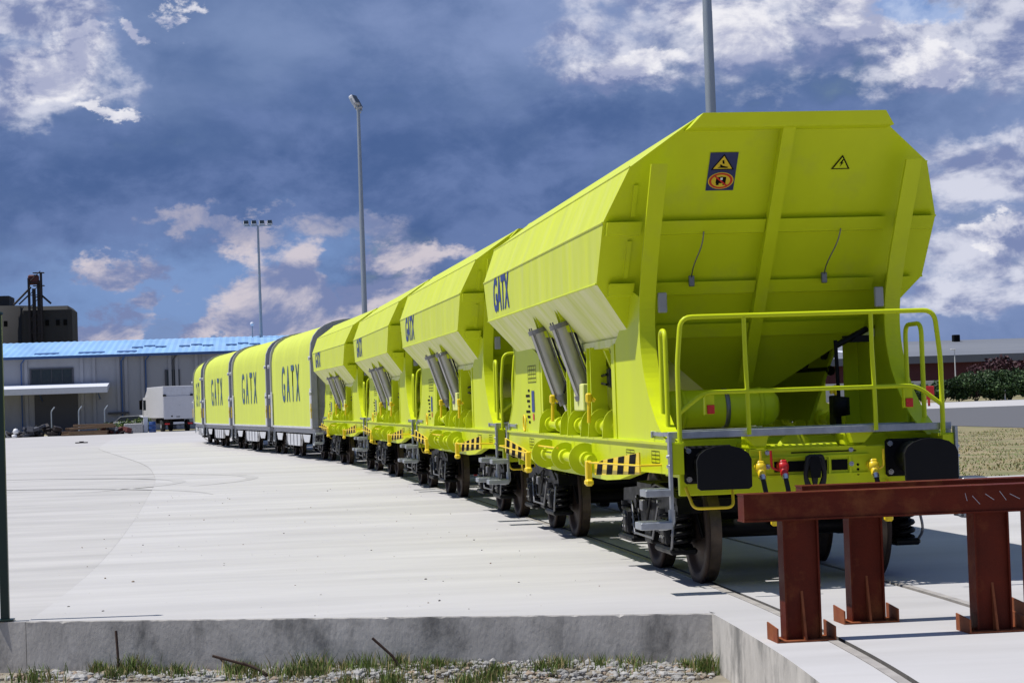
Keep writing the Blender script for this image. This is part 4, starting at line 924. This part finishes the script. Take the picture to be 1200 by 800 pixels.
# ------------------------------------------------------------------ warehouse on the left
def warehouse():
    Wh = empty('warehouse', (-30, 178, 0)); OX, OY = -30, 178
    X = lambda x: x-OX
    b = MB(); b.box(X(-60), X(2), 0, 26, 0, 7.0, 'cladding'); wl = b.build('wall', Wh)
    b = MB(); y0, y1 = -.5, 13
    n = 206; vs = []
    for i in range(n+1):
        x = X(-60.5)+63*i/n; dz = .05*(i % 2); vs += [(x, y0, 6.98+dz), (x, y1, 8.75+dz)]
    b.add(vs, [(2*i, 2*i+2, 2*i+3, 2*i+1) for i in range(n)], 'roof_blue')
    b.add([(X(-60.5), y1, 8.75), (X(2.5), y1, 8.75), (X(2.5), 26.5, 6.98), (X(-60.5), 26.5, 6.98)], [(0, 1, 2, 3)], 'roof_blue')
    rf = b.build('roof', Wh)
    b = MB(); b.box(X(-60.5), X(2.5), -.62, -.5, 6.80, 7.04, 'trim_blue'); b.build('gutter', rf)
    for k in range(16):
        x = X(-16.3)+k*1.1; r_ = (k % 4)*.06; yy = 5.2+(k % 2)*1.0; z = 6.98+1.77*(yy+.5)/13.5
        if k % 4 == 3: continue
        b = MB(); b.add([(x, yy-.5, z-.066+.09), (x+1.0, yy-.5, z-.066+.09), (x+1.0, yy+.5, z+.066+.09), (x, yy+.5, z+.066+.09), (x, yy-.5, z-.02), (x+1.0, yy-.5, z-.02)], [(0, 1, 2, 3), (4, 5, 1, 0)], 'roof_patch'); b.build('skylight', rf)
    for x0, w_ in ((-25, 2.2), (-21, 2.4), (-17.5, 1.8)):
        for yy in (2.0,): 
            z = 6.98+1.77*(yy+.5)/13.5; b = MB(); b.add([(X(x0), yy-.7, z-.04), (X(x0+w_), yy-.7, z-.04), (X(x0+w_), yy+.5, z+.13), (X(x0), yy+.5, z+.13)], [(0, 1, 2, 3)], 'trim_blue'); b.build('skylight', rf)
    for x in (-25.6, -20.6, -19.5, -17.3, -16.6, -15.1, -12.6, -12.0, -10.2, -9.5, -6.8, -6.2, -4, -3.3, -30, -31, -34):
        b = MB(); b.box(X(x)-.14, X(x)+.14, -.16, -.002, 0, 6.86, 'cladding'); b.build('pilaster', wl)
    for x, w_ in ((-17.0, .13), (-14.8, .13), (-12.3, .13), (-26.0, .11)):
        b = MB(); b.tube([(X(x), -.24, 0), (X(x), -.24, 6.4), (X(x)+.35, -.45, 6.85)], w_*.6, 'trim_blue' if x != -12.3 else 'door_dark', 6); b.build('downpipe', wl)
    def opening(name, x0, x1, z0, z1, m, mull, sill=True):
        b = MB(); b.box(X(x0), X(x1), -.05, -.002, z0, z1, m); w = b.build(name, wl)
        b = MB()
        for xx in (x0, x1): b.box(X(xx)-.08, X(xx)+.08, -.13, -.052, z0-.1, z1+.1, 'door_dark')
        b.box(X(x0)+.08, X(x1)-.08, -.125, -.052, z1, z1+.1, 'door_dark'); b.box(X(x0)+.08, X(x1)-.08, -.125, -.052, z0-.1, z0, 'door_dark'); b.build('frame', w)
        for k in range(1, mull):
            xx = x0+(x1-x0)*k/mull; b = MB(); b.box(X(xx)-.025, X(xx)+.025, -.10, -.052, z0+.002, z1-.002, 'door_dark'); b.build('mullion', w)
    opening('window', -25.2, -21.4, 4.45, 5.85, 'window_dark', 4); opening('window', -13.0, -11.8, 3.5, 5.4, 'window_dark', 1)
    b = MB(); b.box(X(-24.9), X(-21.0), -.06, -.002, 0, 3.55, 'door_dark'); dr = b.build('roller_door', wl)
    for k in range(14): 
        b = MB(); b.box(X(-24.8), X(-21.1), -.085, -.062, .08+k*.245, .27+k*.245, 'door_dark'); b.build('slat', dr)
    b = MB(); b.prism([(-3.4, 3.55), (-.003, 4.10), (-.003, 4.50), (-3.4, 4.10)], 0, X(-36), X(-18.1), 'awning_white'); aw = b.build('awning', Wh)
    b = MB()
    for x in (-34, -29, -24.2, -19): b.tube([(X(x), -3.2, 3.76), (X(x), -.1, 3.0)], .05, 'trim_blue', 6)
    b.build('awning_strut', aw)
    b = MB(); b.box(X(-18.3), X(-16.4), -.5, -.003, 1.55, 1.75, 'door_dark'); b.build('ledge', wl)
    b = MB(); b.cyl((X(-5.0), 12, 8.6), (X(-5.0), 12, 9.8), .06, 'mast_zinc', 6); b.lathe([(0, -.2), (.16, -.14), (.2, 0), (.16, .14), (0, .2)], (X(-5.0), 12, 9.95), 2, 'awning_white', 10); b.build('roof_lamp', rf)
    tag(Wh, 'long grey clad warehouse with pale blue corrugated roof and white awning', 'warehouse')
warehouse()
def silo():
    S = empty('grain_silo', (-36, 252, 0)); b = MB(); h = 15.4
    b.lathe([(4.6, -.04), (4.6, h), (0, h)], (-.4, 0, 0), 2, 'silo_concrete', 40); b.build('silo_cell', S)
    b = MB(); b.box(2.2, 8.6, -3.9, 5, -.04, h-.15, 'silo_concrete', .5); b.build('silo_block', S)
    b = MB(); b.lathe([(4.6, -.04), (4.6, h), (0, h)], (-9.7, 0, 0), 2, 'silo_concrete', 40); b.build('silo_cell', S)
    b = MB(); b.box(-12, .9, -3, 3, h, h+1.3, 'silo_concrete'); b.build('head_house', S)
    for x in (-1.8, -.6, .6, 5.6, 6.9, 7.8):
        b = MB(); yy = -4.62 if x < 2 else -3.95; b.box(x-.22, x+.22, yy-.05, yy+.25, h-2.6, h-1.9, 'print_black'); b.build('vent_opening', S)
    b = MB(); x = 4.3
    for dx in (-.75, .75):
        for dy in (-.6, .6): b.box(x+dx-.09, x+dx+.09, -4.7+dy-.09, -4.7+dy+.09, -.04, h+4.0 if dx > 0 else h+3.3, 'tower_steel')
    for k in range(12):
        z = 1+k*1.55; b.box(x-.75, x+.75, -5.36, -5.24, z, z+.1, 'tower_steel'); b.tube([(x-.75, -5.3, z), (x+.75, -5.3, z+1.5)], .05, 'tower_steel', 5)
    b.box(x-.35, x+.05, -5.0, -4.4, 0, h+2, 'tower_steel'); b.box(x+.25, x+.6, -5.0, -4.4, 0, h+3, 'tower_steel')
    b.tube([(x-.5, -4.7, h+2.2), (x-2.6, -4.7, h+.1)], .14, 'tower_steel', 6); b.tube([(x-.6, -4.7, h+1.4), (x-2.0, -4.7, h+.1)], .10, 'tower_steel', 6); b.tube([(x+.3, -4.7, h+1.6), (x+1.9, -4.7, h+.1)], .14, 'tower_steel', 6)
    for z in (h+.9, h+2.3, h+3.9): b.box(x-.2, x+1.15, -5.3, -4.1, z, z+.08, 'tower_steel')
    tw = b.build('elevator_tower', S)
    b = MB(); b.box(x-.8, x+.5, -5.2, -4.2, h+2.5, h+3.7, 'tower_red', .15); b.build('elevator_head', tw)
    tag(S, 'dark concrete grain silo with red topped elevator tower behind the warehouse', 'silo')
silo()

# ------------------------------------------------------------------ truck, clutter and plants in front of the warehouse
def truck():
    T = empty('box_truck', (-12.0, 163, -.03), R(-7))
    b = MB(); b.box(-1.25, 1.25, 0, 7.4, 1.15, 3.75, 'truck_white', .03); bx = b.build('cargo_box', T)
    b = MB(); b.box(-1.21, 1.21, -.06, -.002, 1.05, 2.95, 'truck_white', .02); tl = b.build('tail_lift', bx)
    b = MB(); b.box(-1.22, 1.22, -.03, -.002, 2.99, 3.72, 'pale_grey'); b.build('rear_header', bx)
    b = MB(); b.box(-1.26, -1.0, -.14, -.032, 2.92, 3.06, 'print_black'); b.box(1.0, 1.26, -.14, -.032, 2.92, 3.06, 'print_black'); b.build('hinge', bx)
    b = MB(); b.box(-1.15, 1.15, -.065, -.062, 2.05, 2.07, 'pale_grey'); b.box(-.1, .6, -.066, -.062, 2.12, 2.22, 'pale_grey'); b.box(-.62, -.5, -.07, -.062, 1.22, 1.34, 'print_black'); b.box(-.2, .1, -.07, -.062, 1.2, 1.26, 'print_black'); b.build('lift_marking', tl)
    b = MB(); b.box(-.5, .5, .2, 9.8, .7, 1.05, 'print_black'); b.box(-1.2, 1.2, .05, .2, .55, .75, 'black_paint'); b.build('chassis', T)
    b = MB(); b.box(-.45, .45, -.02, .045, .62, .80, 'pale_grey'); b.build('number_plate', T)
    for s in (-1, 1):
        b = MB(); b.box(s*.95-.2, s*.95+.2, .0, .048, .6, .72, 'signal_red'); b.build('tail_light', T)
        for y in (1.7, 9.1):
            b = MB(); b.lathe([(.2, -.16), (.46, -.16), (.5, -.10), (.5, .10), (.46, .16), (.2, .16)], (s*1.02, y, .5), 0, 'tyre', 22); b.lathe([(0, .12*s), (.24, .14*s), (.26, .15*s)], (s*1.02, y, .5), 0, 'pale_grey', 16); b.build('wheel', T)
    b = MB(); b.prism([(7.55, .6), (9.9, .6), (9.9, 1.7), (9.6, 2.9), (7.55, 3.0)], 0, -1.22, 1.22, 'truck_white'); b.prism([(7.55, 3.0), (9.3, 2.95), (8.0, 3.65), (7.55, 3.65)], 0, -1.1, 1.1, 'truck_white'); cb = b.build('cab', T)
    for s in (-1, 1):
        b = MB(); b.prism([(8.2, 1.85), (9.6, 1.85), (9.4, 2.7), (8.2, 2.7)], 0, min(s*1.222, s*1.23), max(s*1.222, s*1.23), 'glass'); b.build('cab_window', cb)
        b = MB(); b.box(s*1.42-.12, s*1.42+.12, 9.5, 9.65, 1.9, 2.7, 'print_black', .03); b.tube([(s*1.2, 9.5, 2.7), (s*1.42, 9.55, 2.72)], .03, 'print_black', 5); b.build('mirror', cb)
    # parked so that the cab peeps out on the left of the box
    tag(T, 'white box truck parked with its closed tail lift towards the train', 'truck')
    T.location = (-11.15, 157, -.03); T.rotation_euler = (0, 0, R(13))
truck()
def car():
    K = empty('parked_car', (-15.9, 170, -.03), R(80))
    b = MB(); b.prism([(-2.0, .35), (2.0, .35), (2.05, .75), (1.2, .9), (.6, 1.38), (-1.0, 1.42), (-1.8, .95), (-2.05, .85)], 0, -.8, .8, 'white_paint'); b.build('body', K)
    b = MB(); b.prism([(-1.55, .97), (1.1, .95), (.58, 1.33), (-.98, 1.36)], 0, -.806, .806, 'glass'); b.build('window', K)
    for s in (-1, 1):
        for y in (-1.3, 1.3): b = MB(); b.lathe([(0, -.1), (.31, -.1), (.31, .1), (0, .1)], (s*.72, y, .31), 0, 'tyre', 16); b.build('wheel', K)
    tag(K, 'small white car half hidden behind weeds beside the truck', 'car')
car()
def leaf_mass(b, c, rx, ry, rz, n, size, mats):
    ks = [b.mi(m) for m in mats]; lob = [(random.gauss(0, .45), random.gauss(0, .45), random.uniform(-.5, .75), random.uniform(.35, .6)) for _ in range(11)]
    for _ in range(n):
        l = random.choice(lob); v = Vector((random.gauss(0, 1), random.gauss(0, 1), random.gauss(0, 1))).normalized()*(l[3]*random.random()**.35)
        x, y, z = c[0]+(l[0]+v.x)*rx, c[1]+(l[1]+v.y)*ry, c[2]+max(-.95, l[2]+v.z)*rz
        if z < .0: z = random.uniform(0, .3*rz)
        a = Vector((random.gauss(0, 1), random.gauss(0, 1), random.gauss(0, .7))).normalized(); d = a.cross(Vector((random.gauss(0, 1), random.gauss(0, 1), random.gauss(0, 1)))).normalized(); s_ = size*random.uniform(.5, 1.3); i = len(b.v)
        p = Vector((x, y, z)); b.v += [tuple(p-a*s_), tuple(p+d*s_*.55), tuple(p+a*s_), tuple(p-d*s_*.55)]; b.f.append([i, i+1, i+2, i+3]); b.m.append(random.choice(ks)); b.sm.append(False)
def bush(name, x, y, rx, ry, h, n, size, mats, label, cat='bush', group=None, trunk=.12):
    B = empty(name, (x, y, -.035)); b = MB(); leaf_mass(b, (0, 0, h*.46), rx, ry, h*.54, n, size, mats); b.build('crown', B)
    b = MB()
    for k in range(4):
        a = k*1.6; b.tube([(.1*math.cos(a), .1*math.sin(a), 0), (rx*.25*math.cos(a), ry*.25*math.sin(a), h*.35), (rx*.45*math.cos(a+.3), ry*.45*math.sin(a+.3), h*.7)], trunk, 'bark', 6, True, trunk*.3)
    b.build('trunk', B); return tag(B, label, cat, group)
bush('weed_shrub', -15.3, 156.5, 1.0, .6, 1.15, 700, .13, ['leaf_green', 'blade_green'], 'bright green shrub growing by the planter block next to the truck', 'shrub', None, .03)
bush('weed_shrub', -16.6, 157.5, 1.1, .6, .95, 600, .13, ['leaf_dark', 'leaf_green'], 'dark green shrub growing behind the end of the timber pile', 'shrub', None, .03)
bush('weed_shrub', -13.9, 157, .8, .5, 1.25, 500, .12, ['blade_green', 'leaf_green'], 'yellowish green weeds beside the blue barrel', 'shrub', None, .03)
P_ = empty('timber_pile', (-18.2, 150, -.02))
for k in range(16):
    b = MB(); l = random.uniform(2.4, 3.6); r_ = k//5; b.box(-l/2, l/2, -.13, .13, 0, .17, 'timber', .01); o = b.build('plank', P_); o.location = (random.uniform(-.4, .4)+.2*r_, (k % 5)*.33, .002+r_*.19+ (.0)); o.rotation_euler = (0, R(random.uniform(-.6, .6))*0-(R(2.2) if r_ == 2 else 0), R(random.uniform(-3, 3)))
    if r_ >= 2: o.location.z += .14
tag(P_, 'pile of brown timber planks lying at the edge of the concrete yard', 'timber pile')
for i, (x, y, w_, h_, m, lab, cat, nm) in enumerate(((-23.7, 151, 1.6, .9, 'door_dark', 'dark scrap heap by the green post side of the yard', 'scrap', 'scrap_heap'), (-21.3, 152, 1.4, .9, 'print_black', 'black scrap heap left of the timber pile', 'scrap', 'scrap_heap'), (-16.0, 151.5, 1.0, .6, 'tower_red', 'low rusty scrap heap between the timber pile and the planter block', 'scrap', 'scrap_heap'))):
    S = empty(nm, (x, y, -.03))
    for k in range(26):
        b = MB(); a, c, e = random.uniform(.15, .6), random.uniform(.1, .4), random.uniform(.08, .45); b.box(-a, a, -c, c, 0, e, random.choice([m, 'tower_steel', 'door_dark']), .02); o = b.build('scrap_piece', S); o.location = (random.uniform(-w_, w_), random.uniform(-.6, .6), random.uniform(0, h_-.2)*random.random()); o.rotation_euler = (random.uniform(-.4, .4), random.uniform(-.4, .4), random.random()*3)
    if i == 0:
        b = MB(); b.lathe([(0, 0), (.18, .05), (.24, .2), (.15, .4), (0, .45)], (.2, -.9, .3), 2, 'white_paint', 10); b.lathe([(0, 0), (.2, .05), (.2, .25), (0, .3)], (.1, -1.0, .0), 2, 'white_paint', 10); b.build('plastic_sack', S)
    tag(S, lab, cat)
b = MB(); b.lathe([(0, 0), (.28, 0), (.29, .02), (.29, .3), (.305, .32), (.29, .34), (.29, .62), (.305, .64), (.29, .66), (.29, .88), (.27, .9), (0, .9)], (0, 0, 0), 2, 'barrel_blue', 22); o = b.build('barrel'); o.location = (-13.2, 155, -.02); tag(o, 'blue barrel standing at the left rear of the white truck', 'barrel')
b = MB(); b.box(-.75, .75, -.4, .4, 0, .8, 'concrete_joint', .05); b.box(-.6, .6, -.28, .28, .8, .81, 'groove'); o = b.build('planter_block'); o.location = (-14.7, 155, -.03); tag(o, 'grey concrete planter block between the shrubs and the barrel', 'planter')
b = MB(); b.box(-.18, .18, -.18, .18, 0, 1.25, 'white_paint', .03); b.box(-.23, .23, -.23, .23, 1.25, 1.33, 'white_paint', .02); o = b.build('gate_pillar'); o.location = (-13.75, 155.4, -.03); tag(o, 'short white pillar between the planter block and the blue barrel', 'pillar')
for i, (x, lab) in enumerate(((-21.5, 'thin pale bent top fence pole before the roller door'), (-19.3, 'thin pale bent top fence pole under the end of the awning'), (-17.2, 'thin pale bent top fence pole behind the dark shrub'))):
    b = MB(); b.tube(fillet([(0, 0, 0), (0, 0, 2.0), (.28, 0, 2.35)], .15), .05, 'mast_zinc', 7); o = b.build('fence_pole'); o.location = (x, 158, -.03); tag(o, lab, 'fence pole', 'bent top poles before the warehouse')
b = MB(); b.box(-.35, .35, -.2, .2, 0, .06, 'print_black', .015); b.box(-.12, .12, -.12, .12, .06, .1, 'print_black'); o = b.build('drain_cover'); o.location = (-14.8, 106, -.006); tag(o, 'small dark metal cover lying on the concrete before the timber pile', 'cover')

# ------------------------------------------------------------------ background on the right: hangar, hedge, signs
H = empty('hangar', (90, 262, 0))
b = MB(); b.box(-45, 60, 0, 50, 0, 5.5, 'hangar_red'); wl = b.build('wall', H)
b = MB(); b.add([(-46, -1, 5.75), (61, -1, 5.75), (61, 24, 8.35), (-46, 24, 8.35), (61, 51, 5.75), (-46, 51, 5.75)], [(0, 1, 2, 3), (3, 2, 4, 5)], 'hangar_roof')
b.box(-46, 61, -1.1, -.98, 4.75, 5.72, 'hangar_roof'); rf = b.build('roof', H)
b = MB(); b.add([(-8.5, -.9, 5.78), (-6.5, -.9, 5.78), (-13.5, 15, 7.45), (-15.5, 15, 7.45)], [(0, 1, 2, 3)], 'awning_white')
b.build('translucent_strip', rf)
for x in (-3.5, 8.6): b = MB(); b.box(x-.5, x+.5, 21, 22, 8.0, 9.1, 'print_black', .1); b.build('roof_vent', rf)
for k in range(16): b = MB(); x = -44+k*6.8; b.box(x-.1, x+.1, -.06, -.002, 0, 4.7, 'hangar_red'); b.build('wall_rib', wl)
tag(H, 'long hangar with grey metal roof and dark red wall beyond the road', 'hangar')
b = MB(); b.box(-14, 9, -.15, .15, 0, 2.2, 'pale_grey'); b.box(-14, 9, -.2, .2, 2.2, 2.35, 'white_paint'); o = b.build('boundary_wall'); o.location = (74, 246, -.03); tag(o, 'low pale wall in front of the dark red hangar', 'wall')
for i, (x, lab) in enumerate(((76.2, 'thin white lamp post before the red wall, below the white roof strip'), (83.4, 'thin white lamp post before the hangar wall, nearer the maroon trees'))):
    L_ = empty('lamp_post', (x, 240, -.03)); b = MB(); b.tube([(0, 0, 0), (0, 0, 6.2)], .09, 'white_paint', 8, True, .06); b.build('pole', L_); b = MB(); b.box(-.5, .12, -.1, .1, 6.15, 6.28, 'white_paint', .03); b.build('lamp_head', L_); tag(L_, lab, 'lamp post')
BL = ['low dark bush behind the railing of the wagon', 'dense dark green bush beside the red box', 'green bush between the red box and the white marker', 'tall green bush behind the white marker post', 'bright green bush past the white marker post', 'leafy green bush in line beyond the white marker']
for i, (x, h_, rx) in enumerate(((59.0, 1.5, 2.0), (61.8, 2.1, 2.2), (64.8, 2.5, 2.4), (68.4, 2.8, 2.6), (72.0, 3.2, 2.8), (76.0, 3.3, 3.0))):
    bush('hedge_bush', x-1.6, 185+random.uniform(-.6, .9), rx, 1.6, h_, 4200, .17, ['leaf_green', 'leaf_green', 'leaf_dark'] if i > 2 else ['leaf_dark', 'leaf_dark', 'leaf_green'], BL[i], 'bush', 'bushes along the far pavement', .06)
ML = ['maroon leaved tree in front of the hangar by the lamp post', 'maroon leaved tree in the middle of the red foliage row', 'maroon leaved tree behind the tall green bushes']
for i, x in enumerate((82.5, 87.5, 92.5)):
    bush('maroon_tree', x, 225, 3.2, 2.2, 4.6+.2*i, 3200, .24, ['leaf_maroon'], ML[i], 'tree', 'maroon trees before the hangar', .14)
b = MB(); b.box(-.06, .06, -.06, .06, 0, 1.0, 'white_paint', .02); b.box(-.061, .061, -.061, .061, .72, .84, 'signal_red'); o = b.build('marker_post'); o.location = (69.4, 184.5, -.02); tag(o, 'small white marker post at the far pavement before the bushes', 'post')
Bx = empty('red_box', (50.2, 150, -.014)); b = MB(); b.box(-.42, .42, -.2, .2, .55, 1.65, 'signal_red', .03); b.build('cabinet', Bx); b = MB(); b.box(-.08, .08, -.08, .08, 0, .55, 'signal_red'); b.build('stand', Bx); b = MB(); b.box(-.34, .34, -.215, -.202, .62, 1.58, 'signal_red', .004); b.build('door', Bx); tag(Bx, 'red cabinet on a stand seen through the wagon hand grip', 'cabinet')
